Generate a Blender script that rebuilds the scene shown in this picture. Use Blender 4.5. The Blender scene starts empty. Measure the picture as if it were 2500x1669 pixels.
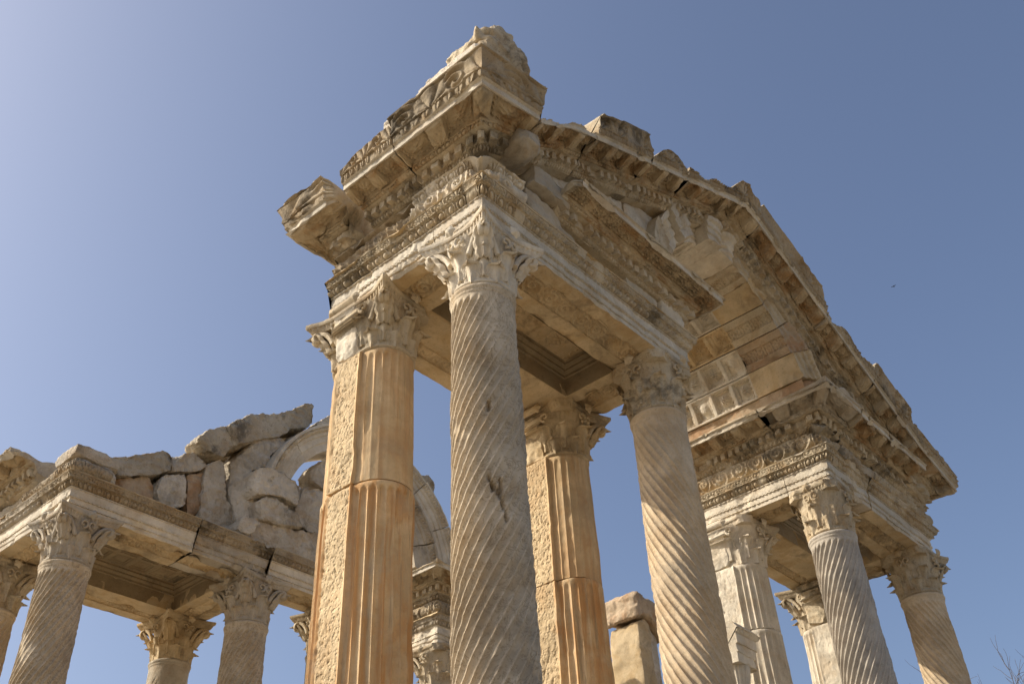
import bpy, bmesh, math, random
import numpy as np
from mathutils import Vector, Matrix
random.seed(7)
R = math.radians
SC = bpy.context.scene
COL = SC.collection
PI = math.pi

# ------------------------------------------------------------------ camera
cam = bpy.data.objects.new('camera', bpy.data.cameras.new('camera'))
COL.objects.link(cam)
CP = np.array([-6.5743, -5.8679, -8.276])
yaw, pit, rol, foc = .876, .6635, -.0565, 2509.3
fw = np.array([math.sin(yaw)*math.cos(pit), math.cos(yaw)*math.cos(pit), math.sin(pit)])
rt = np.array([math.cos(yaw), -math.sin(yaw), 0.]); up = np.cross(rt, fw)
rr_ = math.cos(rol)*rt + math.sin(rol)*up; uu_ = -math.sin(rol)*rt + math.cos(rol)*up
cam.matrix_world = Matrix(((rr_[0], uu_[0], -fw[0], CP[0]), (rr_[1], uu_[1], -fw[1], CP[1]), (rr_[2], uu_[2], -fw[2], CP[2]), (0, 0, 0, 1)))
cam.data.sensor_width = 36; cam.data.lens = foc/2500*36
cam.data.clip_start = .1; cam.data.clip_end = 3000
SC.camera = cam

# ------------------------------------------------------------------ sky, sun, exposure
SUN_AZ = 131.0      # degrees, counter-clockwise from +x
SUN_EL = 37.5
W = bpy.data.worlds.new('World'); SC.world = W; W.use_nodes = True
nt = W.node_tree
bg = nt.nodes['Background']; sky = nt.nodes.new('ShaderNodeTexSky')
sky.sky_type = 'NISHITA'; sky.sun_disc = False
sky.sun_elevation = R(SUN_EL); sky.sun_rotation = R(90 - SUN_AZ)
sky.altitude = 500; sky.air_density = 1.0; sky.dust_density = 6.0; sky.ozone_density = 3.0
hs = nt.nodes.new('ShaderNodeHueSaturation'); hs.inputs['Saturation'].default_value = .94; hs.inputs['Value'].default_value = 1.10; hs.inputs['Hue'].default_value = .503
nt.links.new(sky.outputs[0], hs.inputs['Color']); nt.links.new(hs.outputs[0], bg.inputs[0]); bg.inputs[1].default_value = .15
sl = bpy.data.lights.new('sun', 'SUN'); sl.energy = 5.0; sl.angle = R(.5); sl.color = (1, .92, .79)
so = bpy.data.objects.new('sun', sl); COL.objects.link(so)
sv = Vector((math.cos(R(SUN_EL))*math.cos(R(SUN_AZ)), math.cos(R(SUN_EL))*math.sin(R(SUN_AZ)), math.sin(R(SUN_EL))))
so.rotation_euler = sv.to_track_quat('Z', 'Y').to_euler()
so.location = sv*40
SC.view_settings.view_transform = 'Standard'; SC.view_settings.look = 'None'
SC.view_settings.gamma = 1; SC.view_settings.exposure = 0
SC.render.engine = 'CYCLES'
SC.cycles.use_denoising = True
SC.cycles.max_bounces = 6; SC.cycles.diffuse_bounces = 5

# ------------------------------------------------------------------ numpy noise
def _h(ix, iy, iz, seed):
    n = (ix*374761393 + iy*668265263 + iz*2147483647 + seed*1274126177) & 0xffffffff
    n = ((n ^ (n >> 13))*1274126177) & 0xffffffff
    n = ((n ^ (n >> 16))*2246822519) & 0xffffffff
    return ((n ^ (n >> 15)) & 0xffffff)/float(0xffffff)
def vnoise(P, sc=1., seed=0):
    p = np.asarray(P, float)*sc; f = np.floor(p); i = f.astype(np.int64); t = p - f; t = t*t*(3 - 2*t)
    r = 0
    for dx in (0, 1):
        wx = t[..., 0] if dx else 1 - t[..., 0]
        for dy in (0, 1):
            wy = t[..., 1] if dy else 1 - t[..., 1]
            for dz in (0, 1):
                wz = t[..., 2] if dz else 1 - t[..., 2]
                r = r + wx*wy*wz*_h(i[..., 0]+dx, i[..., 1]+dy, i[..., 2]+dz, seed)
    return r
def fbm(P, sc=1., seed=0, oc=4, g=.5):
    r = 0; a = 1; tot = 0
    for k in range(oc):
        r = r + a*vnoise(P, sc*2**k, seed+k*17); tot += a; a *= g
    return r/tot
def sst(a, b, x):
    t = np.clip((x-a)/(b-a), 0, 1); return t*t*(3-2*t)

# ------------------------------------------------------------------ mesh helpers
class MB:
    def __init__(s): s.V = []; s.F = []; s.n = 0; s.ng = []
    def grid(s, P, wrap=False, flip=False):
        nu, nv = P.shape[:2]; idx = np.arange(nu*nv).reshape(nu, nv) + s.n
        a = idx if not wrap else np.vstack([idx, idx[:1]])
        q = np.stack([a[:-1, :-1], a[1:, :-1], a[1:, 1:], a[:-1, 1:]], -1).reshape(-1, 4)
        if flip: q = q[:, ::-1]
        s.V.append(P.reshape(-1, 3)); s.F.append(q); s.n += nu*nv
    def ngon(s, P, flip=False):
        P = np.asarray(P, float); k = list(range(s.n, s.n+len(P)))
        s.V.append(P); s.n += len(P); s.ng.append(k[::-1] if flip else k)
    def box(s, lo, hi):
        lo = np.array(lo, float); hi = np.array(hi, float)
        c = np.array([[(lo, hi)[(i >> k) & 1][k] for k in range(3)] for i in range(8)])
        f = np.array([[0, 2, 3, 1], [4, 5, 7, 6], [0, 1, 5, 4], [2, 6, 7, 3], [0, 4, 6, 2], [1, 3, 7, 5]]) + s.n
        s.V.append(c); s.F.append(f); s.n += 8
    def tube(s, pts, rad, k=8):
        pts = np.asarray(pts, float); rad = np.broadcast_to(rad, (len(pts),))
        T = np.gradient(pts, axis=0); T /= np.linalg.norm(T, axis=1)[:, None]+1e-9
        up = np.array([0, 0, 1.]) if abs(T[0][2]) < .9 else np.array([1., 0, 0])
        g = []
        for p, t, r in zip(pts, T, rad):
            a = np.cross(up, t); a /= np.linalg.norm(a)+1e-9; b = np.cross(t, a); up = b
            an = np.linspace(0, 2*PI, k, endpoint=False)
            g.append(p + r*(np.cos(an)[:, None]*a + np.sin(an)[:, None]*b))
        g = np.array(g); s.grid(np.swapaxes(g, 0, 1), wrap=True)
        s.ngon(g[0]); s.ngon(g[-1], True)
    def build(s, name, mat, parent=None, sharp=42, org=(0, 0, 0)):
        V = np.concatenate(s.V) - np.array(org, float)
        me = bpy.data.meshes.new(name)
        F = np.concatenate(s.F) if s.F else np.zeros((0, 4), int)
        loops = F.reshape(-1); starts = np.arange(len(F))*4; tot = np.full(len(F), 4)
        if s.ng:
            l2 = np.concatenate([np.array(x) for x in s.ng]); t2 = np.array([len(x) for x in s.ng])
            s2 = len(loops) + np.concatenate([[0], np.cumsum(t2)[:-1]])
            loops = np.concatenate([loops, l2]); starts = np.concatenate([starts, s2]); tot = np.concatenate([tot, t2])
        me.vertices.add(len(V)); me.vertices.foreach_set('co', V.astype(np.float32).ravel())
        me.loops.add(len(loops)); me.loops.foreach_set('vertex_index', loops.astype(np.int32))
        me.polygons.add(len(starts)); me.polygons.foreach_set('loop_start', starts.astype(np.int32))
        me.polygons.foreach_set('loop_total', tot.astype(np.int32))
        me.update(calc_edges=True); me.validate()
        me.polygons.foreach_set('use_smooth', np.array([p.loop_total == 4 for p in me.polygons]) if s.ng else np.ones(len(me.polygons), bool))
        if sharp: me.set_sharp_from_angle(angle=R(sharp))
        me.materials.append(mat)
        o = bpy.data.objects.new(name, me); COL.objects.link(o)
        if parent: o.parent = parent
        return o

def tag(o, label=None, cat=None, group=None, kind=None):
    if label: o['label'] = label
    if cat: o['category'] = cat
    if group: o['group'] = group
    if kind: o['kind'] = kind
    return o
def empty(name, loc, label, cat, group=None):
    o = bpy.data.objects.new(name, None); COL.objects.link(o); o.location = loc
    o.empty_display_size = .2
    return tag(o, label, cat, group)

# ------------------------------------------------------------------ materials
def stone(name, base, stain, dark, st=.5, dk=.4, bump=.35, scale=1., light=None, vein=0., streak=0., pits=0.):
    base, stain, dark = [tuple(c*k for c, k in zip(x_, (.945, .91, .845))) for x_ in (base, stain, dark)]
    m = bpy.data.materials.new(name); m.use_nodes = True; t = m.node_tree; N = t.nodes; L = t.links
    b = N['Principled BSDF']; b.inputs['Roughness'].default_value = .88
    b.inputs['Specular IOR Level'].default_value = .25
    tc = N.new('ShaderNodeTexCoord'); oi = N.new('ShaderNodeObjectInfo')
    ml = N.new('ShaderNodeMath'); ml.operation = 'MULTIPLY'; ml.inputs[1].default_value = 37.
    L.new(oi.outputs['Random'], ml.inputs[0])
    ad = N.new('ShaderNodeVectorMath'); ad.operation = 'ADD'
    L.new(tc.outputs['Object'], ad.inputs[0]); L.new(ml.outputs[0], ad.inputs[1])
    def noise(sc, det=5, ro=.6, dist=0., vec=None):
        n = N.new('ShaderNodeTexNoise'); n.inputs['Scale'].default_value = sc*scale; n.inputs['Detail'].default_value = det
        n.inputs['Roughness'].default_value = ro; n.inputs['Distortion'].default_value = dist
        L.new(vec or ad.outputs[0], n.inputs['Vector']); return n.outputs['Fac']
    def ramp(f, a, bb):
        r = N.new('ShaderNodeMapRange'); r.interpolation_type = 'SMOOTHSTEP'
        r.inputs['From Min'].default_value = a; r.inputs['From Max'].default_value = bb
        L.new(f, r.inputs['Value']); return r.outputs[0]
    def mul(f, k):
        r = N.new('ShaderNodeMath'); r.operation = 'MULTIPLY'; L.new(f, r.inputs[0])
        if isinstance(k, (int, float)): r.inputs[1].default_value = k
        else: L.new(k, r.inputs[1])
        return r.outputs[0]
    def mix(f, c1, c2):
        r = N.new('ShaderNodeMix'); r.data_type = 'RGBA'; L.new(f, r.inputs['Factor'])
        for s_, c in ((r.inputs['A'], c1), (r.inputs['B'], c2)):
            if isinstance(c, tuple): s_.default_value = (*c, 1)
            else: L.new(c, s_)
        return r.outputs['Result']
    lg = light or tuple(min(.8, x*1.35) for x in base)
    c = mix(ramp(noise(1.3, 5, .65), .35, .68), base, lg)
    c = mix(mul(ramp(noise(2.1, 6, .62, .6), .44, .66), st), c, stain)
    c = mix(mul(ramp(noise(9., 5, .6), .5, .75), st*.55), c, tuple(x*.72 for x in stain))
    if streak:
        mp = N.new('ShaderNodeMapping'); mp.inputs['Scale'].default_value = (9, 9, .55)
        L.new(ad.outputs[0], mp.inputs['Vector'])
        c = mix(mul(ramp(noise(1., 4, .6, .3, mp.outputs[0]), .45, .62), streak), c, stain)
        c = mix(mul(ramp(noise(1.7, 4, .6, .3, mp.outputs[0]), .56, .66), streak*.7), c, tuple(x*.62 for x in base))
    if vein:
        v = noise(3.2, 8, .68, 2.2)
        a = N.new('ShaderNodeMath'); a.operation = 'SUBTRACT'; L.new(v, a.inputs[0]); a.inputs[1].default_value = .5
        a2 = N.new('ShaderNodeMath'); a2.operation = 'ABSOLUTE'; L.new(a.outputs[0], a2.inputs[0])
        c = mix(mul(ramp(a2.outputs[0], .022, .0), vein), c, tuple(x*.5 for x in stain))
    c = mix(mul(ramp(noise(1.0, 7, .72, .4), .52, .66), dk), c, dark)
    c = mix(mul(ramp(noise(34., 4, .7), .55, .72), dk*.8), c, tuple(x*.8 for x in dark))
    c = mix(mul(ramp(noise(60., 3, .6), .6, .8), .35), c, lg)
    L.new(c, b.inputs['Base Color'])
    def bumpn(h, dist, stg, prev=None):
        bn = N.new('ShaderNodeBump'); bn.inputs['Strength'].default_value = stg; bn.inputs['Distance'].default_value = dist
        L.new(h, bn.inputs['Height'])
        if prev: L.new(prev, bn.inputs['Normal'])
        return bn.outputs[0]
    n1 = bumpn(noise(14., 6, .7), .03, bump)
    n2 = bumpn(noise(70., 4, .7), .01, bump, n1)
    if pits:
        vo = N.new('ShaderNodeTexVoronoi'); vo.inputs['Scale'].default_value = 26*scale; L.new(ad.outputs[0], vo.inputs['Vector'])
        n2 = bumpn(ramp(vo.outputs['Distance'], .1, .55), .012, pits, n2)
    L.new(n2, b.inputs['Normal'])
    return m
M = {}
M['grey']   = stone('grey_marble', (.42, .375, .305), (.40, .29, .17), (.12, .10, .072), .5, .45, .45)
M['entab']  = stone('carved_marble', (.48, .415, .31), (.40, .275, .14), (.11, .09, .06), .6, .75, .5)
M['clean']  = stone('smooth_marble', (.54, .50, .425), (.46, .34, .21), (.25, .22, .17), .4, .35, .3, vein=.3)
M['ochre']  = stone('ochre_marble', (.55, .42, .255), (.52, .315, .15), (.38, .30, .20), .5, .35, .35, streak=.5)
M['ochre2'] = stone('ochre_drum_marble', (.54, .41, .25), (.53, .29, .115), (.42, .36, .28), .55, .45, .35, streak=.8)
M['pitted'] = stone('pick_marked_marble', (.52, .41, .26), (.50, .33, .17), (.42, .33, .22), .5, .3, .6, pits=.9)
M['shaftA'] = stone('beige_grey_marble', (.50, .43, .33), (.46, .34, .20), (.28, .235, .18), .55, .5, .4, vein=.7)
M['shaftC'] = stone('cream_marble', (.57, .475, .35), (.50, .36, .21), (.38, .32, .25), .45, .35, .45, vein=.3)
M['shaftD'] = stone('blue_grey_marble', (.45, .415, .365), (.41, .33, .24), (.26, .245, .22), .3, .4, .35, vein=.35)
M['white']  = stone('pale_marble', (.60, .55, .46), (.50, .37, .22), (.24, .205, .155), .4, .4, .45)
M['dark']   = stone('lichened_marble', (.36, .30, .215), (.34, .24, .13), (.065, .055, .04), .6, .8, .55)
M['soffit'] = stone('warm_soffit_marble', (.52, .42, .275), (.46, .31, .14), (.20, .155, .10), .6, .6, .35)
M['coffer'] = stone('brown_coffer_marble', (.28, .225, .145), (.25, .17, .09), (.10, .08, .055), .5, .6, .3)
M['rubble'] = stone('rubble_marble', (.53, .48, .40), (.42, .30, .18), (.11, .095, .07), .55, .5, .9, pits=.5)
M['rubblew'] = stone('pale_rubble_marble', (.58, .53, .45), (.50, .38, .24), (.22, .19, .15), .45, .4, .9, pits=.6)
M['rubbled'] = stone('dark_rubble_marble', (.43, .385, .31), (.34, .25, .15), (.07, .06, .045), .5, .75, .9, pits=.5)
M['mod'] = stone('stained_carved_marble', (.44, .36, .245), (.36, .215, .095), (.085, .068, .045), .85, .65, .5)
M['rust']   = stone('rust_stained_marble', (.44, .35, .25), (.43, .25, .13), (.18, .135, .09), .75, .5, .6)
def simple(name, col, rough=.9):
    m = bpy.data.materials.new(name); m.use_nodes = True; b = m.node_tree.nodes['Principled BSDF']
    n = m.node_tree.nodes.new('ShaderNodeTexNoise'); n.inputs['Scale'].default_value = 3.
    n.inputs['Detail'].default_value = 8
    r = m.node_tree.nodes.new('ShaderNodeMix'); r.data_type = 'RGBA'
    r.inputs['A'].default_value = (*[c*.7 for c in col], 1); r.inputs['B'].default_value = (*[min(1, c*1.25) for c in col], 1)
    tc = m.node_tree.nodes.new('ShaderNodeTexCoord'); m.node_tree.links.new(tc.outputs['Object'], n.inputs['Vector'])
    m.node_tree.links.new(n.outputs['Fac'], r.inputs['Factor']); m.node_tree.links.new(r.outputs['Result'], b.inputs['Base Color'])
    b.inputs['Roughness'].default_value = rough
    return m
M['ground'] = simple('dry_earth', (.28, .235, .17)); M['pave'] = simple("paving_stone", (.38, .34, .27))
M['bark'] = simple('grey_bark', (.12, .09, .07)); M['feather'] = simple('dark_feather', (.03, .028, .025))

# ------------------------------------------------------------------ ornament height functions (s metres along, t 0..1 across)
def per(s, p): return (s/p) - np.floor(s/p + .5)          # -.5 .. .5
def o_egg(s, t, H, p=.15, a=.044):
    x = per(s, p); e = (x/.23)**2 + ((t-.44)/.36)**2; q = np.sqrt((x/.33)**2 + ((t-.42)/.50)**2)
    dome = a*np.sqrt(np.clip(1-e, 0, 1))
    rim = .8*a*sst(.96, 1.06, q)*sst(1.42, 1.24, q)
    dart = .75*a*np.clip(1-np.abs(np.abs(x)-.5)/.05, 0, 1)
    h = np.maximum(np.maximum(dome, rim), dart)*sst(-.05, .12, t)
    h = np.maximum(h, a*.85*sst(.90, .95, t))
    return h - a*.6
def o_palm(s, t, H, p=.46, a=.05):
    x = per(s, p); X = x*p; Y = t*H + .01; ang = np.arctan2(X, Y); rr = np.hypot(X, Y)/H
    fan = np.abs(np.cos(ang*5.5))**.6*sst(1.08, .9, rr)*sst(.05, .2, rr)*(np.abs(ang) < 1.25)
    x2 = per(s+p/2, p); X2 = x2*p; r2 = np.hypot(X2, (t-.45)*H)/H
    sc = .5+.5*np.cos(2*PI*(r2*4.2 + np.arctan2(X2, (t-.45)*H)/(2*PI)))
    w = sst(.36, .27, np.abs(x))
    h = w*fan + (1-w)*sc*sst(.62, .5, r2+.0)
    h = np.maximum(h, sst(.93, .97, t)*.9)
    return a*(h-.5)
def o_tongue(s, t, H, p=.10, a=.03):
    x = per(s, p); e = np.abs(x)/(.42*np.sqrt(np.clip(t+.05, 0, 1))+.001)
    h = sst(1.1, .8, e) - .7*np.exp(-(x/.06)**2)
    return a*(h-.4)
def o_leaf(s, t, H, p=.17, a=.035):
    x = per(s, p); Y = t+.03; ang = np.arctan2(x*1.1, Y); rr = np.hypot(x*1.1, Y)
    f = np.abs(np.cos(ang*7))**.7*sst(1.05, .85, rr)
    return a*(f-.4)
def o_rope(s, t, H, p=.07, a=.016):
    return a*(np.sin(PI*np.clip(t, 0, 1))*(.8+.9*np.sin(2*PI*(s/p + t*.9))) - .3)
def o_bead(s, t, H, p=.085, a=.015):
    x = per(s, p); return a*(np.sin(PI*t)*(sst(.36, .26, np.abs(x)) + .8*np.exp(-((np.abs(x)-.44)/.03)**2))*1.3-.3)
def o_dent(s, t, H, p=.15, a=.08):
    x = per(s, p); return a*sst(.335, .29, np.abs(x))
def o_modil(s, t, H, p=.46, a=.095):
    x = per(s, p); c = sst(.20, .165, np.abs(x))
    prof = (1-.70*t**1.2)*a*sst(0, .04, t)*sst(1., .93, t)
    ang = np.arctan2(x*1.8, t+.05)
    leaf = .030*(np.abs(np.cos(ang*5))**.7-.4)*sst(0, .1, t)
    xs = per(s+p/2, p)*p; ry = (t-.5)*H; r2 = np.hypot(xs, ry)/(H*.5); th = np.arctan2(ry, xs)
    ros = .065*sst(.80, .3, r2)*(.35+.65*np.abs(np.cos(2.5*th))**.7) + .03*sst(.2, .05, r2)
    rim = np.maximum(sst(.205, .215, np.abs(x))*sst(.27, .255, np.abs(x)), np.maximum(sst(.86, .92, t), sst(.14, .08, t)))
    rimc = .03*rim + .012*rim*np.sign(np.sin(2*PI*(s+t*H)/.06))
    return c*(prof+leaf) + (1-c)*(ros - .055 + rimc)
def o_carve(s, t, H):
    a = o_egg(s, np.clip(t/.26, 0, 1), H, p=.12, a=.04); b = o_palm(s, np.clip((t-.28)/.42, 0, 1), H*.42, p=.22, a=.06); c = o_egg(s, np.clip((t-.72)/.26, 0, 1), H, p=.10, a=.035)
    return np.where(t < .26, a, np.where(t < .71, b - .01, c))*sst(1., .98, t)
def o_scroll(s, t, H, p=None, a=.045):
    p = p or H*1.15; k = np.floor(s/p+.5); x = per(s, p)*p; y = (t-.5)*H; d = np.where(np.mod(k, 2) > .5, 1., -1.)
    r = np.hypot(x, y)/(H*.5); th = np.arctan2(y, x*d)
    h = .5+.5*np.cos(2*PI*(r*1.9 - th/(2*PI)*1.0)); fl = sst(.42, .25, r)*(.6+.4*np.cos(6*th))
    lf = .5+.5*np.cos(13*th + 9*r)
    h = np.maximum(h*sst(1.25, 1., r), fl); h = h + .45*lf*sst(.5, .9, r)
    return a*(h-.55)*sst(0, .08, t)*sst(1, .92, t)
def o_none(s, t, H): return 0*s
def o_flute(s, t, H): 
    x = per(s, .11); return -.02*np.sqrt(np.clip(1-(x/.4)**2, 0, 1))*sst(0, .1, t)*sst(1, .9, t)
def o_coffer(s, t, H, p=.5):
    x = np.abs(per(s, p)); f = sst(.40, .37, x)*sst(.06, .1, t)*sst(.94, .9, t); g = sst(.31, .28, x)*sst(.16, .2, t)*sst(.84, .8, t)
    xx = per(s, p); r = np.hypot(xx, t-.5)
    return -.03*f - .03*g + g*.045*sst(.3, .08, r)*(.6+.4*np.cos(8*np.arctan2(xx, t-.5)))
ORN = dict(egg=o_egg, palm=o_palm, tongue=o_tongue, leaf=o_leaf, rope=o_rope, bead=o_bead, dent=o_dent, modil=o_modil, scroll=o_scroll, none=o_none, flute=o_flute, coffer=o_coffer, carve=o_carve)

def erod(P, seed, amt):
    return amt*(.013*(fbm(P, 9, 1, 3)-.5)*2 + .030*(fbm(P, 2.2, 5, 3)-.5)*2 - .30*np.clip(fbm(P, 3.3, 9, 4)-.565, 0, .2) - .5*np.clip(fbm(P, 1.4, 13, 3)-.70, 0, .12))

def sweep(name, loc, label, cat, path, prof, mats, rough_ends=(), corner_round=.012, res=.014, seed=0, amt=1., zb=None, top=None, wear=.25, group=None, s0=0., rres=None, part_labels=None):
    """prof: rows (part,o0,z0,o1,z1,kind,bulge); path: polyline, outward is to the right of travel; zb(x,y): base height"""
    rres = rres or res
    root = empty(name, loc, label, cat, group); loc = np.array(loc, float)
    pts = [np.array(p[:2], float) for p in path]
    segs = []; nrm = []
    for a, b in zip(pts[:-1], pts[1:]):
        d = (b-a)/np.linalg.norm(b-a); nrm.append(np.array([d[1], -d[0]]))
    mit = [nrm[0]]
    for i in range(1, len(nrm)):
        m = nrm[i-1]+nrm[i]; mit.append(m/(m@nrm[i]))
    mit.append(nrm[-1])
    B = []; Mv = []; S = []; run = s0
    corner = np.argmax([abs(np.dot(m, m)-1) for m in mit]) if len(pts) > 2 else 0
    for i, (a, b) in enumerate(zip(pts[:-1], pts[1:])):
        L = np.linalg.norm(b-a); loc_c = []
        # keep the mitre local: transition of .9 m next to a corner
        n = max(2, int(L/res)); t = np.linspace(0, 1, n+1)
        if i > 0: t = t[1:]
        d = t*L; m = np.repeat(nrm[i][None], len(t), 0)
        T = min(.95, L*.9)
        if i > 0: w = np.clip(1-d/T, 0, 1)[:, None]; m = m + w*(mit[i]-nrm[i])
        if i < len(nrm)-1: w = np.clip(1-(L-d)/T, 0, 1)[:, None]; m = m + w*(mit[i+1]-nrm[i])
        B.append(a + t[:, None]*(b-a)); Mv.append(m); S.append(run + d); run += L
    B = np.concatenate(B); Mv = np.concatenate(Mv); S = np.concatenate(S)
    # ornament coordinate measured from the corner so that it is symmetric about it
    ls = [0]
    for a, b in zip(pts[:-1], pts[1:]): ls.append(ls[-1]+np.linalg.norm(b-a))
    So = S - s0 - (ls[int(corner)] if len(pts) > 2 else 0)
    Zb = zb(B[:, 0], B[:, 1]) if zb else np.zeros(len(B))
    Tp = top(B[:, 0], B[:, 1]) if top else np.full(len(B), 1e3)
    if top:
        Tp = Tp + .05*(fbm(np.stack([B[:, 0], B[:, 1], B[:, 0]*0+seed], 1), 3.5, seed+3, 4)-.5)*2
    parts = {}; order = []; allrows = []; facep = []
    prev_last = {}
    for (part, o0, z0, o1, z1, kind, bulge) in prof:
        L = math.hypot(o1-o0, z1-z0); nr = max(1, int(round(L/rres)))
        if kind == 'none' and part == 'core': nr = max(1, int(L/.12))
        t = np.linspace(0, 1, nr+1); nx, nz = (z1-z0)/L, -(o1-o0)/L
        O = o0 + t*(o1-o0) + nx*bulge*np.sin(PI*t); Z = z0 + t*(z1-z0) + nz*bulge*np.sin(PI*t)
        ss, tt = np.meshgrid(So, t, indexing='ij')
        if kind == 'scroll' : h = o_scroll(ss, tt, L)
        elif kind.startswith('egg') and len(kind) > 3: h = o_egg(ss, tt, L, p=float(kind[3:])/100, a=.3*float(kind[3:])/100)
        else: h = ORN[kind](ss, tt, L)
        if part != 'core' or kind == 'none': pass
        kp = {'dent': .15, 'modil': .46, 'leaf': .17, 'tongue': .10, 'palm': .46, 'rope': .3, 'bead': .3, 'scroll': .3}.get(kind, .15)
        idn = np.floor(So/kp+.5).astype(np.int64); hv = _h(idn, idn*0+int(z0*100), idn*0+len(allrows), seed)
        fac = np.where(hv < .05, .15, .72+.4*hv); h = h*fac[:, None] if kind != 'none' else h
        Pb = np.stack([B[:, None, 0] + Mv[:, None, 0]*O, B[:, None, 1] + Mv[:, None, 1]*O, Zb[:, None] + Z + 0*Mv[:, None, 0]], -1)
        er = sst(.52, .75, fbm(Pb, 1.7, seed+31, 3))*wear*2.2
        big = kind in ('dent', 'modil')
        if big: h = h*(1-np.clip(er, 0, 1)*.8) if wear > .3 else h*(1-.35*np.clip(er, 0, 1))
        else: h = h*(1-np.clip(er, 0, 1))
        e = erod(Pb, seed, amt)
        if big: h = h*(1+.25*(fbm(Pb, 5, seed+71, 2)-.5))
        D = h + e
        if len(pts) > 2: D = D - (corner_round*np.exp(-(np.abs(So)/(.9*corner_round+.03))**2))[:, None]*(.8+.5*fbm(Pb, 6, seed+55, 2))
        OO = O[None] + nx*D; ZZ = Z[None] + nz*D
        if top:
            # clip above the broken top line
            cl = ZZ > Tp[:, None]
            oc = np.interp(Tp, *PROF_FACE(prof))[:, None] - .02
            OO = np.where(cl, np.minimum(OO, oc + 0*OO), OO); ZZ = np.where(cl, Tp[:, None] + .015*(fbm(Pb, 7, seed+41, 3)-.5), ZZ)
        P = np.stack([B[:, None, 0] + Mv[:, None, 0]*OO, B[:, None, 1] + Mv[:, None, 1]*OO, Zb[:, None] + ZZ], -1)
        if part not in parts: parts[part] = MB(); order.append(part)
        if allrows:
            br = np.stack([allrows[-1][:, -1], P[:, 0]], 1); parts[part].grid(br, flip=True)
        parts[part].grid(P, flip=True); allrows.append(P)
    br = np.stack([allrows[-1][:, -1], allrows[0][:, 0]], 1); parts['core'].grid(br, flip=True)
    # end caps
    full = np.concatenate(allrows, 1)
    step = [full[0], full[-1]]
    for k, c in enumerate(step):
        if k in rough_ends:
            cen = c.mean(0); dr = (pts[0]-pts[1]) if k == 0 else (pts[-1]-pts[-2]); dr = np.append(dr/np.linalg.norm(dr), 0)
            tt_ = np.linspace(0, 1, 14)[None, :, None]; G_ = c[:, None]*(1-tt_) + cen*tt_
            G_ = G_ + dr*(sst(0, .35, tt_)*.10 + .22*sst(0, .1, tt_)*(fbm(G_, 4, seed, 4)-.5)[..., None])
            parts['core'].grid(G_, wrap=True, flip=(k == 1)); continue
        parts['core'].ngon(c, flip=(k == 1))
    for p in order:
        nm = p if p != 'core' else 'stone_core'
        mt = mats.get(p, mats['core']) if isinstance(mats, dict) else mats
        ob = parts[p].build(nm, mt, root, org=loc)
        if part_labels and p in part_labels: ob['label'] = part_labels[p]
    return root
def PROF_FACE(prof):
    z = []; o = []
    for (part, o0, z0, o1, z1, k, b) in prof:
        if part in ('sima', 'corona', 'dentil_course', 'modillion_course', 'crown', 'fasciae', 'carved_frieze'):
            z += [z0, z1]; o += [o0, o1]
    z = np.array(z); o = np.array(o); i = np.argsort(z, kind='stable'); return z[i], o[i]

ARCH = [
 ('core', -.72, 0, -.50, 0, 'none', 0), ('core', -.50, .0, -.50, .018, 'none', 0),
 ('soffit_band', -.50, .018, -.22, .018, 'scroll', -.0), ('core', -.22, .018, -.22, .0, 'none', 0),
 ('core', -.22, 0, 0, 0, 'none', 0),
 ('fasciae', 0, 0, 0, .07, 'none', 0), ('fasciae', .0, .07, .015, .095, 'bead', .006),
 ('fasciae', .015, .095, .015, .165, 'none', 0), ('fasciae', .015, .165, .035, .20, 'rope', .006),
 ('fasciae', .035, .20, .035, .32, 'none', 0), ('fasciae', .035, .32, .05, .34, 'bead', .004),
 ('crown', .05, .34, .11, .45, 'egg', .012), ('crown', .11, .45, .125, .455, 'none', 0), ('crown', .125, .455, .16, .54, 'leaf', -.01), ('crown', .16, .54, .17, .56, 'none', 0),
 ('core', .17, .56, -.70, .56, 'none', 0), ('core', -.70, .56, -.72, 0, 'none', 0)]
FRZ = [
 ('core', -.60, .57, .04, .57, 'none', 0), ('carved_frieze', .04, .57, .06, .89, 'scroll', .085),
 ('carved_frieze', .06, .89, .12, .99, 'egg', .01), ('carved_frieze', .12, .99, .13, 1.01, 'none', 0),
 ('core', .13, 1.01, -.60, 1.01, 'none', 0), ('core', -.60, 1.01, -.60, .57, 'none', 0)]
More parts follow.
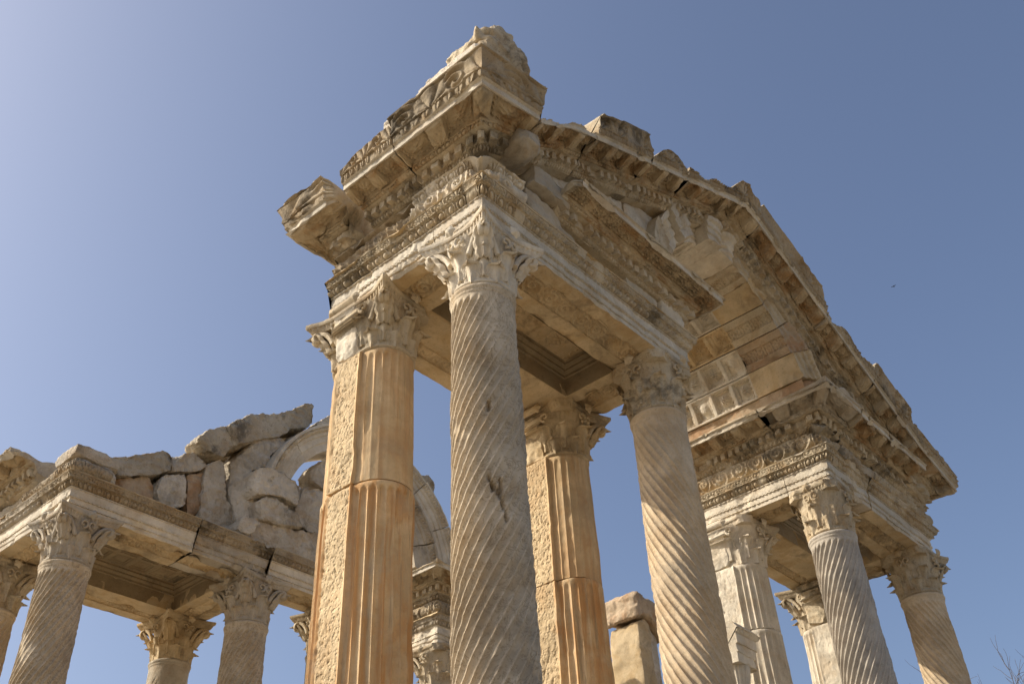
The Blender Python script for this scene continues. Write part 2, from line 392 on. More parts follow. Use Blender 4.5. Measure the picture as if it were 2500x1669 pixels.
def CORN(dz=0, sima=True, inner=-.3, k=1., mod='modil', ko=1.):
    f = lambda z: 1.40 + (z-1.40)*k + dz
    c = [('core', inner, f(1.02), .08, f(1.02), 'none', 0),
     ('dentil_course', .08, f(1.02), .14, f(1.09), 'egg10', .008), ('dentil_course', .14, f(1.09), .15, f(1.09), 'none', 0),
     ('dentil_course', .15, f(1.09), .15, f(1.205), 'dent', 0), ('dentil_course', .15, f(1.205), .265, f(1.205), 'none', 0),
     ('modillion_course', .265, f(1.205), .315, f(1.26), 'egg10', .008), ('modillion_course', .315, f(1.26), .315, f(1.33), 'none', 0),
     ('modillion_course', .315, f(1.33), .575, f(1.34), mod, 0),
     ('corona', .575, f(1.34), .60, f(1.33), 'none', 0), ('corona', .60, f(1.33), .605, f(1.41), 'none', 0), ('corona', .605, f(1.41), .64, f(1.42), 'none', 0)]
    if sima:
        c += [('sima', .64, f(1.42), .655, f(1.50), 'tongue', 0), ('sima', .655, f(1.50), .665, f(1.505), 'none', 0),
              ('sima', .665, f(1.505), .74, f(1.80), 'palm', -.03), ('sima', .74, f(1.80), .73, f(1.85), 'none', 0),
              ('core', .73, f(1.85), inner, f(1.88), 'none', 0), ('core', inner, f(1.88), inner, f(1.02), 'none', 0)]
    else:
        c += [('core', .64, f(1.42), .62, f(1.45), 'none', 0), ('core', .62, f(1.45), inner, f(1.47), 'none', 0), ('core', inner, f(1.47), inner, f(1.02), 'none', 0)]
    return c
_C = CORN
def CORN(**k):
    ko = k.pop('ko', 1.); return [(p, a*ko if a > 0 else a, b, c*ko if c > 0 else c, d, kd, bl) for (p, a, b, c, d, kd, bl) in _C(**k)]
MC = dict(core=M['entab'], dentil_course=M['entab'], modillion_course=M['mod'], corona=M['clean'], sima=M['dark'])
MA = dict(core=M['soffit'], soffit_band=M['soffit'], fasciae=M['clean'], crown=M['entab'])
MF = dict(core=M['grey'], carved_frieze=M['entab'])

# ------------------------------------------------------------------ rough blocks
def rock(name, pts, axis, d0, d1, mat, label=None, cat=None, parent=None, seed=0, vox=.028, amt=1., bev=.018, group=None, org=None, fn=None, chops=12, rough=.6):
    """pts: outline in the plane perpendicular to axis; extruded from d0 to d1 along it"""
    bm = bmesh.new(); ax = 'xyz'.index(axis); ot = [i for i in range(3) if i != ax]
    rs_ = np.random.RandomState(seed+900); q_ = []
    for a_, b_ in zip(pts, list(pts[1:])+[pts[0]]):
        a_ = np.array(a_, float); b_ = np.array(b_, float); L_ = np.linalg.norm(b_-a_); n_ = max(1, int(L_/.16))
        for k_ in range(n_):
            p_ = a_+(b_-a_)*k_/n_; q_.append(tuple(p_ + (rs_.randn(2)*.012*amt if k_ else 0)))
    pts = q_
    rings = []
    for d in (d0, d1):
        vs = []
        for p in pts:
            c = [0, 0, 0]; c[ot[0]] = p[0]; c[ot[1]] = p[1]; c[ax] = d; vs.append(bm.verts.new(c))
        rings.append(vs)
    n = len(pts)
    bm.faces.new(rings[0]); bm.faces.new(rings[1][::-1])
    for i in range(n): bm.faces.new((rings[0][i], rings[1][i], rings[1][(i+1) % n], rings[0][(i+1) % n]))
    bmesh.ops.recalc_face_normals(bm, faces=bm.faces)
    if bev: bmesh.ops.bevel(bm, geom=bm.edges[:], offset=bev, segments=1, affect='EDGES', clamp_overlap=True)
    me = bpy.data.meshes.new(name); bm.to_mesh(me); bm.free()
    o = bpy.data.objects.new(name, me); COL.objects.link(o)
    md = o.modifiers.new('r', 'REMESH'); md.mode = 'VOXEL'; md.voxel_size = vox
    dg = bpy.context.evaluated_depsgraph_get(); dg.update()
    m2 = bpy.data.meshes.new_from_object(o.evaluated_get(dg)); o.modifiers.clear(); o.data = m2; m2.name = name
    bpy.data.meshes.remove(me)
    V = np.empty(len(m2.vertices)*3, np.float32); m2.vertices.foreach_get('co', V); V = V.reshape(-1, 3).astype(float)
    Nn = np.empty(len(m2.vertices)*3, np.float32); m2.vertices.foreach_get('normal', Nn); Nn = Nn.reshape(-1, 3).astype(float)
    q = fbm(V, 1.6, seed, 3); ed = 1-np.abs(Nn).max(1); f = amt*(.05*(q-.5) + .035*(fbm(V, 5, seed+3, 3)-.5) + .024*(fbm(V, 18, seed+5, 3)-.5) - .03*np.abs(fbm(V, 3.2, seed+6, 3)-.5)*2 - .18*np.clip(fbm(V, 2.6, seed+8, 3)-.60, 0, 1) - .10*ed*np.clip(fbm(V, 6, seed+9, 3)-.45, 0, 1))
    V = V + Nn*f[:, None]
    rp_ = np.random.RandomState(seed+77); cc_ = V.mean(0); ext_ = np.ptp(V, axis=0)
    for _ in range(chops):
        nn_ = rp_.randn(3); nn_ /= np.linalg.norm(nn_); dd_ = (V-cc_)@nn_; hm = dd_.max(); hh_ = hm - rp_.uniform(.015, .075)*min(1., ext_.min()*1.6)
        V = V - np.clip(dd_-hh_, 0, None)[:, None]*nn_*.93
    V = V + Nn*(.022*(fbm(V, 24, seed+15, 3)-.5) - rough*(.075*np.abs(fbm(V, 5.5, seed+16, 2)-.5) + .055*np.abs(fbm(V, 12, seed+17, 3)-.5)))[:, None]
    if fn is not None: V = fn(V, Nn)
    org = np.array(org if org is not None else ([0, 0, 0] if parent else V.mean(0)*[1, 1, 0] + [0, 0, V[:, 2].min()]), float)
    m2.vertices.foreach_set('co', (V-org).astype(np.float32).ravel()); m2.update()
    m2.polygons.foreach_set('use_smooth', np.ones(len(m2.polygons), bool)); m2.set_sharp_from_angle(angle=R(38))
    m2.materials.clear(); m2.materials.append(mat)
    if parent: o.parent = parent
    else: o.location = org
    return tag(o, label, cat, group)
def brock(name, lo, hi, mat, label=None, cat=None, **k):
    return rock(name, [(lo[0], lo[2]), (hi[0], lo[2]), (hi[0], hi[2]), (lo[0], hi[2])], 'y', lo[1], hi[1], mat, label, cat, **k)

# ------------------------------------------------------------------ setting: ground and podium
g = MB(); g.grid(np.array([[[-900, -900, -9.9], [-900, 900, -9.9]], [[900, -900, -9.9], [900, 900, -9.9]]], float), flip=True)
tag(g.build('ground', M['ground'], sharp=0), kind='structure')
for k, (m0, m1, z0, z1) in enumerate([(-1.6, 13.2, -9.9, -9.5), (-1.25, 12.85, -9.5, -9.1), (-.95, 12.5, -9.1, -8.75)]):
    e = (1.6, 1.25, .95)[k]
    s = MB(); s.box((m0, -e, z0+.002), (m1, 2.2+e, z1))
    tag(s.build('podium', M['pave'], sharp=30), kind='structure')
    s = MB(); s.box((m0, 8.94-e, z0+.002), (m1, 11.4+e, z1))
    tag(s.build('podium', M['pave'], sharp=30), kind='structure')
GZ = -8.75

# ------------------------------------------------------------------ columns
ZN = -.82; ZB = -8.33
def prad(z, rt_=.363, rb=.43):
    t = np.clip((ZN-z)/(ZN-ZB), 0, 1); return rt_ + (rb-rt_)*t**.85 
def spiral_shaft(hand=1, na=312, dz=.022, seed=0, worn=.2, ztop=ZN, zbot=ZB, cracks=(), wearfn=None, phase=0., depth=.040, plain=False):
    z1 = -6.4
    zz = np.concatenate([np.arange(ztop, ztop-.14, -.008), np.arange(ztop-.14, z1, -dz), np.linspace(z1, zbot, 40)])
    npf = max(7, int(na/24)); sub = np.linspace(-1, 1, npf, endpoint=False); sub = np.sign(sub)*np.abs(sub)**.80
    th0 = np.concatenate([(k+.5+.5*sub)*2*PI/24 for k in range(24)]); T0, Z = np.meshgrid(th0, zz, indexing='ij')
    tw = 0 if plain else hand*Z/.70
    T = np.mod(T0 + tw, 2*PI)
    r = prad(Z)
    P = np.stack([np.cos(T)*r, np.sin(T)*r, Z], -1)
    x = np.tile(sub, 24)[:, None]/.86 + 0*Z
    fl = np.sqrt(np.clip(1-x*x, 0, 1))
    zs = ztop-.17 - .05*(1-np.clip(np.abs(x), 0, 1)**2)*(-1)
    ends = sst(0, .05, (ztop-.15 - .07*np.abs(x)**2) - Z)
    w = sst(.52-.15*worn, .80, fbm(P, 1.3, seed, 3) + worn*.2)
    if wearfn is not None: w = np.clip(w + wearfn(T, Z), 0, 1)
    r2 = r - depth*fl*ends*(1-w*.80) 
    ridge = sst(.80, 1.0, np.abs(x))
    r2 -= ends*ridge*.030*np.clip(fbm(P, 9, seed+2, 3)-.46, 0, 1)*2*(.6+worn)
    r2 += .020*(fbm(P, 2., seed+4, 3)-.5) + .006*(fbm(P, 14, seed+6, 3)-.5) - w*.012
    # astragal and fillet at the top
    q = ztop - Z
    r2 += .026*np.sqrt(np.clip(1-((q-.035)/.035)**2, 0, 1)) + .012*sst(.12, .09, q)*sst(.06, .075, q)
    r2 -= .06*np.clip(fbm(P, 2.3, seed+8, 4)-.66, 0, 1)
    for pl in cracks:
        d = np.full(T.shape, 9.)
        for (a0, b0), (a1, b1) in zip(pl[:-1], pl[1:]):
            ax, ay = (T-a0)*.39, Z-b0; bx, by = (a1-a0)*.39, b1-b0
            k = np.clip((ax*bx+ay*by)/(bx*bx+by*by), 0, 1); d = np.minimum(d, np.hypot(ax-k*bx, ay-k*by))
        r2 -= .05*sst(.026, .010, d + .03*(fbm(P, 11, seed+1, 3)-.5))
    P = np.stack([np.cos(T)*r2, np.sin(T)*r2, Z], -1)
    mb = MB(); mb.grid(P, wrap=True, flip=True); mb.ngon(P[:, 0]); mb.ngon(P[:, -1], True)
    return mb
def pier_shaft(z0, z1, seed=0, dz=.022, res=.012, worn=.2, ext=.40, smooth_top=0., rt_=.363):
    """cross-section: half column to -y, flat stippled side faces, half column to +y"""
    zz = np.concatenate([np.arange(z0, max(z1, -6.4), -dz), np.linspace(max(z1, -6.4), z1, 20)]) if z1 < -6.4 else np.arange(z0, z1, -dz)
    X = []; Y = []; NX = []; NY = []; U = []; K = []
    n = int(PI*.37/res/24)*24
    a = np.linspace(PI, 2*PI, n+1)
    seg = [(np.cos(a), np.sin(a), np.cos(a), np.sin(a), (a-PI)/PI*12, 0*a)]
    m = int(ext/res); t = np.linspace(0, 1, m+1)
    FX = .035
    ext2 = ext
    seg.append((1+0*t + FX/.37, t*ext2/.37*1., 1+0*t, 0*t, t, 1+0*t))
    a = np.linspace(0, PI, n+1)
    seg.append((np.cos(a), np.sin(a)+ext/.37, np.cos(a), np.sin(a), a/PI*12, 0*a))
    seg.append((-1+0*t - FX/.37, (1-t)*ext2/.37, -1+0*t, 0*t, t, 1+0*t))
    X, Y, NX, NY, U, K = [np.concatenate([s[i] for s in seg]) for i in range(6)]
    r = prad(zz, rt_)
    ysc = np.where(False, 1, 1)
    # keep the extension length fixed while the round parts follow the taper
    Yc = np.concatenate([0*seg[0][0], seg[1][1]*.37, 0*seg[2][0]+ext, seg[3][1]*.37])
    Yr = np.concatenate([seg[0][1], 0*seg[1][1], np.sin(a), 0*seg[3][1]])
    Xr = np.concatenate([seg[0][0], 0*t+1, np.cos(a), 0*t-1]); Xo = np.concatenate([0*seg[0][0], 0*t+FX, 0*a, 0*t-FX])
    px = Xr[:, None]*r[None] + Xo[:, None]; py = Yr[:, None]*r[None] + Yc[:, None]; Z = np.broadcast_to(zz, px.shape)
    P = np.stack([px, py, Z], -1); Um = U[:, None] + 0*Z; Km = K[:, None] + 0*Z
    f = Um-np.floor(Um); x = (2*f-1)/.84; fl = np.sqrt(np.clip(1-x*x, 0, 1))
    w = sst(.52, .80, fbm(P*[1, 1, .35], 2.4, seed, 3)+worn*.2)
    if smooth_top: w = np.clip(w + smooth_top*sst(.30, .46, fbm(P*[1, 1, .3], 2., seed+3, 3)), 0, 1)
    q0 = z0-Z; st = sst(.0, .035, q0 - .05 - .05*np.abs(x)**2)
    d = np.where(Km < .5, -.042*fl*st*(1-.85*w) - .02*w + .0, 0)
    # flat faces: pick-marked, with a raised smooth margin
    pit = np.clip(vnoise(P*[1, 1, .8], 36, seed+11)-.50, 0, 1)*.042*(.5+fbm(P, 3, seed+14, 2)) + np.clip(fbm(P, 9, seed+12, 3)-.55, 0, 1)*.05
    edge = sst(.0, .10, Um)*sst(1., .90, Um)
    d = np.where(Km > .5, -pit*edge - .008*edge, d)
    d = d + .014*(fbm(P, 2.2, seed+5, 3)-.5) + .006*(fbm(P, 15, seed+6, 3)-.5) - .12*np.clip(fbm(P, 1.9, seed+9, 4)-.64, 0, 1)
    d -= .012*sst(.025, 0., q0)*fbm(P, 4, seed+1, 2)*2
    P = P + np.stack([NX[:, None]*d, NY[:, None]*d, 0*d], -1)
    mb = MB(); mb.grid(P, wrap=True, flip=True); mb.ngon(P[:, 0]); mb.ngon(P[:, -1], True)
    kk = ((K > .5) & (U > .08) & (U < .92)); mb.mi = np.repeat((kk & np.roll(kk, -1)).astype(np.int32), P.shape[1]-1)
    return mb

def leaf(mb, th, z0, h, wd, r0, out, seed, tip=.2, nx=15, nz=20, damage=0.):
    u = np.linspace(-1, 1, nx); v = np.linspace(0, 1, nz); Uu, Vv = np.meshgrid(u, v, indexing='ij')
    if damage: Vv = Vv*(1-damage)
    vv = np.clip(Vv, 0, 1)
    rad = r0(z0 + h*vv) + .022 + out*vv**3.2
    z = z0 + h*np.where(vv < .82, vv, .82+(vv-.82)*.1) - tip*np.clip(vv-.86, 0, 1)*3.2*h
    rad = rad + np.where(vv > .8, (vv-.8)*.16, 0)
    lobes = .78+.22*np.abs(np.sin(vv*PI*3.4+.3))
    w = wd*(.62+.5*np.sin(PI*np.clip(vv*.75+.12, 0, 1)))*lobes*sst(1.08, .80, vv)
    ang = th + Uu*w/2/rad
    ridge = .014*np.cos(Uu*PI*3.2 - np.sign(Uu)*vv*3.0) + .012*np.exp(-(Uu/.14)**2) - .035*Uu**2
    rad = rad + ridge
    P = np.stack([np.cos(ang)*rad, np.sin(ang)*rad, z], -1)
    P += (.014*(fbm(P, 12, seed, 2)-.5))[..., None]*np.array([np.cos(th), np.sin(th), .3])
    mb.grid(P)
    # back sheet gives the leaf its thickness
    Pb = P.copy(); Pb[..., 0] -= np.cos(ang)*.02; Pb[..., 1] -= np.sin(ang)*.02; Pb[..., 2] -= .012*np.clip(vv-.8, 0, 1)*5
    mb.grid(Pb, flip=True)
    ring = lambda Q: np.concatenate([Q[:, 0], Q[-1, :], Q[::-1, -1], Q[0, ::-1]])
    mb.grid(np.stack([ring(P), ring(Pb)], 1), wrap=True)
def bell_r(z): 
    t = np.clip((z-ZN)/.70, 0, 1); return .335 + .015*t + .075*t**3
def capital(parent, mat, seed=0, worn=.15, half=False, miss=(), lowres=False, rotz=0., org=(0, 0, 0), matb=None, flip=0):
    rs = np.random.RandomState(seed); mb = MB()
    nb = 64 if lowres else 128
    th = np.linspace(0, 2*PI, nb, endpoint=False); z = np.linspace(ZN, -.11, 12 if lowres else 40); T, Z = np.meshgrid(th, z, indexing='ij')
    r = bell_r(Z) + .03*np.sqrt(np.clip(1-((Z-ZN-.03)/.03)**2, 0, 1))
    P = np.stack([np.cos(T)*r, np.sin(T)*r, Z], -1); r = r + .02*(fbm(P, 6, seed, 3)-.5) + .006*np.cos(T*40)*sst(-.4, -.2, Z)
    P = np.stack([np.cos(T)*r, np.sin(T)*r, Z], -1); mb.grid(P, wrap=True)
    nn = (9, 10) if lowres else (15, 20)
    for k in range(8):
        a = 2*PI*k/8 + PI/8
        dm = .45 if rs.rand() < worn else 0
        leaf(mb, a, ZN+.01, .30*(1+.04*rs.randn()), .285, bell_r, .085*(1-.5*(dm > 0)), seed+k, damage=dm*.5, nx=nn[0], nz=nn[1])
    for k in range(8):
        a = 2*PI*k/8
        dm = .5 if rs.rand() < worn else 0
        leaf(mb, a, ZN+.10, .44, .255, bell_r, .105*(1-.5*(dm > 0)), seed+20+k, damage=dm*.5, nx=nn[0], nz=nn[1])
    # stalks and volutes
    for c in range(4):
        a = PI/4 + c*PI/2
        if c in miss: continue
        for sgn in (-1, 1):
            t = np.linspace(0, 1, 14); an = a + sgn*(1-t)*.42; rd = .40 + .165*t**1.6; zz = -.42 + .26*np.sin(t*PI/2)
            pts = np.stack([np.cos(an)*rd, np.sin(an)*rd, zz], 1)
            ph = np.linspace(PI/2, PI/2-4.6, 18); rr = np.linspace(.07, .018, 18); cx = .565; cz = -.16-.085
            sp = np.stack([np.cos(a+sgn*.05)*(cx+np.cos(ph)*rr), np.sin(a+sgn*.05)*(cx+np.cos(ph)*rr), cz+np.sin(ph)*rr], 1)
            mb.tube(np.concatenate([pts, sp]), np.concatenate([np.linspace(.035, .045, 14), np.linspace(.045, .03, 18)]), 6)
        # acanthus tongue supporting the corner
        leaf(mb, a, -.50, .36, .24, lambda z_: .41 + .22*np.clip((z_+.50)/.40, 0, 1), .05, seed+60+c, nx=nn[0], nz=nn[1])
    for c in range(4):
        a = c*PI/2
        for sgn in (-1, 1):
            ph = np.linspace(-PI/2, PI/2+3.6, 20); rr = np.linspace(.075, .018, 20)
            an = a + sgn*(.16 + np.cos(ph)*rr*-2.2 - .0)
            mb.tube(np.stack([np.cos(an)*.45, np.sin(an)*.45, -.22+np.sin(ph)*rr], 1), np.linspace(.024, .016, 20), 6)
        # small flower in the middle of each side
        t = np.linspace(0, 2*PI, 20, endpoint=False); rr = np.linspace(0, 1, 5); A, B = np.meshgrid(t, rr, indexing='ij')
        F = np.stack([.52+.05*(1-B**2)+0*A, B*.075*(1+.2*np.cos(5*A))*np.cos(A), -.075+B*.075*(1+.2*np.cos(5*A))*np.sin(A)], -1)
        ca, sa = math.cos(a), math.sin(a); F = np.stack([F[..., 0]*ca-F[..., 1]*sa, F[..., 0]*sa+F[..., 1]*ca, F[..., 2]], -1)
        mb.grid(F, wrap=True)
    cap = mb.build('capital', mat, parent, sharp=60)
    # abacus: four concave sides, moulded edge
    ab = MB(); n = 26 if lowres else 60; side = []
    for c in range(4):
        a0 = PI/4 + c*PI/2 - PI/2; a1 = a0 + PI/2
        p0 = np.array([math.cos(a0), math.sin(a0)])*.76; p1 = np.array([math.cos(a1), math.sin(a1)])*.76
        t = np.linspace(.035, .965, n); mid = np.array([math.cos((a0+a1)/2), math.sin((a0+a1)/2)])
        L = p0 + t[:, None]*(p1-p0) - mid*(.13*np.sin(PI*t)**1.)[:, None]
        side.append(L)
    out = np.concatenate(side); cen = out*0
    # sample fine around, and profile up
    zz = [-.145, -.12, -.07, -.065, -.04, -.004]; sc_ = [.90, .93, .97, 1.0, 1.03, 1.03]
    rows = []
    s = np.cumsum(np.r_[0, np.linalg.norm(np.diff(out, axis=0), axis=1)])
    nr = 3 if lowres else 5
    prof_z = np.interp(np.linspace(0, 5, 5*nr+1), range(6), zz); prof_s = np.interp(np.linspace(0, 5, 5*nr+1), range(6), sc_)
    for z_, k_ in zip(prof_z, prof_s):
        e = 1 + .02*np.sign(np.sin(2*PI*s/.07))*(z_ < -.065)*(z_ > -.12)
        rows.append(np.stack([out[:, 0]*k_*e, out[:, 1]*k_*e, 0*s+z_], 1))
    A = np.stack(rows, 1)
    w = np.ones(A.shape[:2]); ang = np.arctan2(A[..., 1], A[..., 0])
    for c in miss:
        d = np.abs(np.angle(np.exp(1j*(ang-(PI/4+c*PI/2))))); rad = np.hypot(A[..., 0], A[..., 1])
        lim = .50 + .05*fbm(A, 8, seed, 3) + .3*sst(.3, .55, d); w = np.minimum(w, lim/rad)
    A = A*np.stack([w, w, w*0+1], -1)
    A[..., :2] *= (1 + .05*(fbm(A, 5, seed+2, 3)-.5) - .35*np.clip(fbm(A, 3.3, seed+4, 3)-(.66-.12*worn), 0, 1))[..., None]
    ab.grid(A, wrap=True); ab.ngon(A[:, 0], True); ab.ngon(A[:, -1])
    ao = ab.build('abacus', matb or mat, cap, sharp=50)
    if rotz:
        cap.rotation_euler.z = rotz
    return cap
def base_part(parent, mat, sy=0.):
    mb = MB(); th = np.linspace(0, 2*PI, 64, endpoint=False)
    pr = [(.43, ZB), (.46, ZB-.02), (.52, ZB-.05), (.54, ZB-.09), (.52, ZB-.13), (.47, ZB-.16), (.47, ZB-.2), (.56, ZB-.23), (.59, ZB-.27), (.56, ZB-.31)]
    P = np.array([[[math.cos(a)*r, math.sin(a)*r + (sy if math.sin(a) > 0 else 0), z] for r, z in pr] for a in th]); mb.grid(P, wrap=True, flip=True)
    mb.box((-.6, -.6, GZ+.001), (.6, .6+sy, ZB-.305)); return mb.build('base', mat, parent)

def spiral_column(loc, label, mat, capmat, hand, seed, **k):
    lr = k.pop('lowres', False); miss = k.pop('miss', ()); cw = k.pop('capworn', .2); group = k.pop('group', 'spiral fluted columns'); nm = k.pop('name', 'spiral_column')
    cl = k.pop('caplabel', None); rz = k.pop('capturn', 0.)
    root = empty(nm, (*loc[:2], loc[2]+GZ), label, 'column', group)
    def fix(o): 
        o.location.z -= GZ; return o
    fix(spiral_shaft(hand=hand, seed=seed, na=216 if lr else 312, dz=.035 if lr else .022, **k).build('shaft', mat, root, sharp=50))
    c = fix(capital(root, capmat, seed=seed, worn=cw, miss=miss, lowres=lr, rotz=rz))
    if cl: c['label'] = cl
    fix(base_part(root, mat))
    return root
def pier_column(loc, label, mat, mat2, capmat, seed, joint, blockmat=None, worn=.2, smooth_top=.8, lowres=False, capworn=.2, miss=(), pitmat=M['pitted']):
    root = empty('half_column_pier', (*loc[:2], loc[2]+GZ), label, 'column', 'fluted piers of the second row')
    dz = .03 if lowres else .02; rs = .018 if lowres else .012
    z = ZN
    js = list(joint) + [ZB]
    for i, j in enumerate(js):
        PM = pier_shaft(z, j+.002, seed=seed+i*7, dz=dz, res=rs, worn=worn, smooth_top=smooth_top if i == 0 else 0.); o = PM.build('drum', mat if i == 0 else mat2, root, sharp=50)
        o.location.z -= GZ; z = j-.002
        if pitmat:
            o.data.materials.append(pitmat); mi = np.zeros(len(o.data.polygons), np.int32); mi[:len(PM.mi)] = PM.mi; o.data.polygons.foreach_set('material_index', mi)
    c = capital(root, capmat, seed=seed, worn=capworn, miss=miss, lowres=lowres); c.location.z -= GZ
    for ob in [c]+list(c.children):        # the capital of a pier is drawn out to the depth of the pier
        n = len(ob.data.vertices); V = np.empty(n*3, np.float32); ob.data.vertices.foreach_get('co', V); V = V.reshape(-1, 3)
        V[:, 1] += .40*(V[:, 1] > .02); ob.data.vertices.foreach_set('co', V.ravel()); ob.data.update()
    b = rock('capital_block', [(-.41, ZN+.005), (.41, ZN+.005), (.44, -.35), (.50, -.13), (-.50, -.13), (-.44, -.35)], 'y', .04, .44, blockmat or capmat, parent=root, seed=seed, vox=.02, amt=.5, bev=.02)
    b.location.z -= GZ
    base_part(root, mat2, .40).location.z -= GZ
    return root

XA, XC, XD, XE = 0., 3.3875, 8.192, 11.5795
YB0 = 1.62
cA = R(221.8)
crk = [[(cA-.03, -3.26), (cA+.05, -3.36), (cA+.12, -3.37), (cA+.20, -3.43), (cA+.27, -3.44), (cA+.31, -3.53), (cA+.39, -3.62), (cA+.42, -3.72)], [(cA+.28, -3.30), (cA+.31, -3.42)], [(cA+.02, -3.33), (cA+.09, -3.41)], [(cA+.04, -2.42), (cA+.06, -2.50)], [(cA-1.0, -5.3), (cA-.9, -5.6)]]
spiral_column((XA, 0, 0), 'tall grey-beige spiral fluted column with dark cracks under the near corner of the tower', M['shaftA'], M['white'], 1, 3,
    cracks=crk, wearfn=lambda T, Z: .95*sst(cA-.35, cA+.35, T + .25*(Z+1.2))*sst(-2.3, -1.3, Z) + .25*sst(cA-.1, cA+.7, T)*(.6+.6*np.sin(Z*1.7)), worn=.1, miss=(), capworn=.15)
spiral_column((XC, 0, 0), 'thick pinkish spiral column at the left foot of the great arch, its lower half sunlit', M['shaftC'], M['entab'], -1, 11,
    wearfn=lambda T, Z: .8*sst(-2.3, -1.3, Z), worn=.15, miss=(1, 2, 3), capworn=.3, depth=.04)
spiral_column((XD, 0, -.03), 'blue-grey spiral column with crisp flutes under the corner right of the arch', M['shaftD'], M['entab'], 1, 23, worn=.05, miss=(1, 2, 3), capworn=.3)
spiral_column((XE, 0, -.03), 'slender spiral column at the far right end of the front', M['shaftC'], M['entab'], -1, 31, worn=.2, miss=(1, 2), capworn=.2)
pier_column((XA, YB0, 0), 'ochre fluted pier with stippled flat side, just left of the tall cracked spiral column', M['ochre'], M['ochre2'], M['entab'], 41, (-2.62,), blockmat=M['white'], capworn=.35, miss=(3,))
pier_column((XC, YB0, 0), 'orange fluted pier seen between the cracked spiral column and the pinkish one', M['ochre'], M['ochre2'], M['soffit'], 53, (-2.65,), miss=(2,))
pier_column((XD, YB0, -.03), 'pale fluted pier with a plain smooth-sided capital, left of the blue-grey spiral column', M['white'], M['white'], M['white'], 61, (-1.95, -3.3), smooth_top=.15, worn=.1, lowres=True, miss=(2,), pitmat=None)
pier_column((XE, YB0, -.03), 'pale fluted pier seen partly behind the blue-grey spiral column', M['white'], M['white'], M['entab'], 71, (-2.6,), smooth_top=.1, worn=0., lowres=True, pitmat=None)
YI, YK = 8.94, 11.27; ZF = -.064
spiral_column((.0253, YI, ZF), 'grey-brown spiral column under the left-hand corner of the distant tower', M['shaftA'], M['grey'], 1, 83, worn=.1, capworn=.2)
spiral_column((3.455, YI, ZF), 'grey-brown spiral column under the right end of the distant tower, beside the ochre pier', M['shaftA'], M['grey'], 1, 89, worn=.15, capworn=.2)
spiral_column((.0253, YK, ZF), 'half hidden column cut by the left edge of the photo', M['shaftC'], M['entab'], 1, 97, lowres=True, worn=.3)
spiral_column((3.455, YK, ZF), 'plain unfluted column with a golden capital under the coffered ceiling of the distant tower', M['grey'], M['soffit'], 1, 101, lowres=True, depth=0., name='plain_column', worn=0., group='plain columns of the distant tower')
spiral_column((8.22, YI, ZF), 'column with a broken capital seen between the ochre pier and the cracked spiral column', M['shaftA'], M['entab'], 1, 103, lowres=True, worn=.2, miss=(2,))
spiral_column((5.36, 9.05, ZF), 'column hidden behind the ochre pier, only one corner of its capital showing', M['grey'], M['entab'], 1, 107, lowres=True, worn=.2)

# ------------------------------------------------------------------ coffered ceilings
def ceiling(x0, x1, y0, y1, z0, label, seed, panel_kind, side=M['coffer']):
    root = empty('coffered_ceiling', ((x0+x1)/2, (y0+y1)/2, z0), label, 'ceiling', 'coffered ceilings')
    org = np.array(root.location)
    pr = [(0, 0), (0, .20), (0, .28), (.025, .29), (.025, .33), (.05, .345), (.075, .36), (.075, .39), (.10, .40), (.13, .42), (.13, .45), (.15, .46)]
    mb = MB()
    rows = []
    for d, z in pr:
        e = d+.004
        c = [(x0+e, y0+e), (x1-e, y0+e), (x1-e, y1-e), (x0+e, y1-e)]; ring = []
        for (a, b) in zip(c, c[1:]+c[:1]):
            t = np.linspace(0, 1, 40, endpoint=False)[:, None]; ring.append(np.array(a)+t*(np.array(b)-np.array(a)))
        ring = np.concatenate(ring); rows.append(np.concatenate([ring, np.full((len(ring), 1), z0+z)], 1))
    P = np.stack(rows, 1); P += (.012*(fbm(P, 4, seed, 3)-.5))[..., None]*np.array([1, 1, 0])
    mb.grid(P, wrap=True); mb.build('moulded_frame', side, root, sharp=30, org=org)
    X = np.linspace(x0+.12, x1-.12, 300); Y = np.linspace(y0+.12, y1-.12, int(300*(y1-y0)/(x1-x0))); A, B = np.meshgrid(X, Y, indexing='ij')
    if panel_kind == 'rosette':
        p = .62; u = per(A-x0-.2, p); v = per(B-(y0+y1)/2, .46)
        r = np.hypot(u*p, v*.46); th = np.arctan2(v*.46, u*p); k = np.mod(np.floor((A-x0-.2)/p+.5), 2)
        circ = .02*sst(.20, .17, r)*(-1) + sst(.17, .12, r)*.03*np.abs(np.cos(th*4))*(1) + .02*np.exp(-((r-.10)/.012)**2)
        sq = -.02*sst(.4, .36, np.abs(u))*sst(.42, .38, np.abs(v)) + .02*np.clip(np.cos(u*2*PI*5), 0, 1)*np.clip(np.cos(v*2*PI*4), 0, 1)
        h = np.where(k > .5, circ, sq)
    else:
        u = np.abs(per(A, .42)); v = np.abs(per(B, .42)); m = np.maximum(u, v)
        h = -.02*sst(.40, .38, m) - .02*sst(.33, .31, m) + .012*sst(.25, .23, m)
    Zp = z0+.463 - h; Zp = Zp + .004*(fbm(np.stack([A, B, 0*A], -1), 8, seed, 2)-.5)
    mb = MB(); mb.grid(np.stack([A, B, Zp], -1), flip=True)
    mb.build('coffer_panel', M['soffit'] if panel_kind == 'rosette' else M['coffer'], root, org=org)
    mb = MB(); mb.box((x0-.2, y0-.2, z0+.572), (x1+.2, y1+.2, z0+.80)); mb.build('slab', M['grey'], root, org=org)
    return root

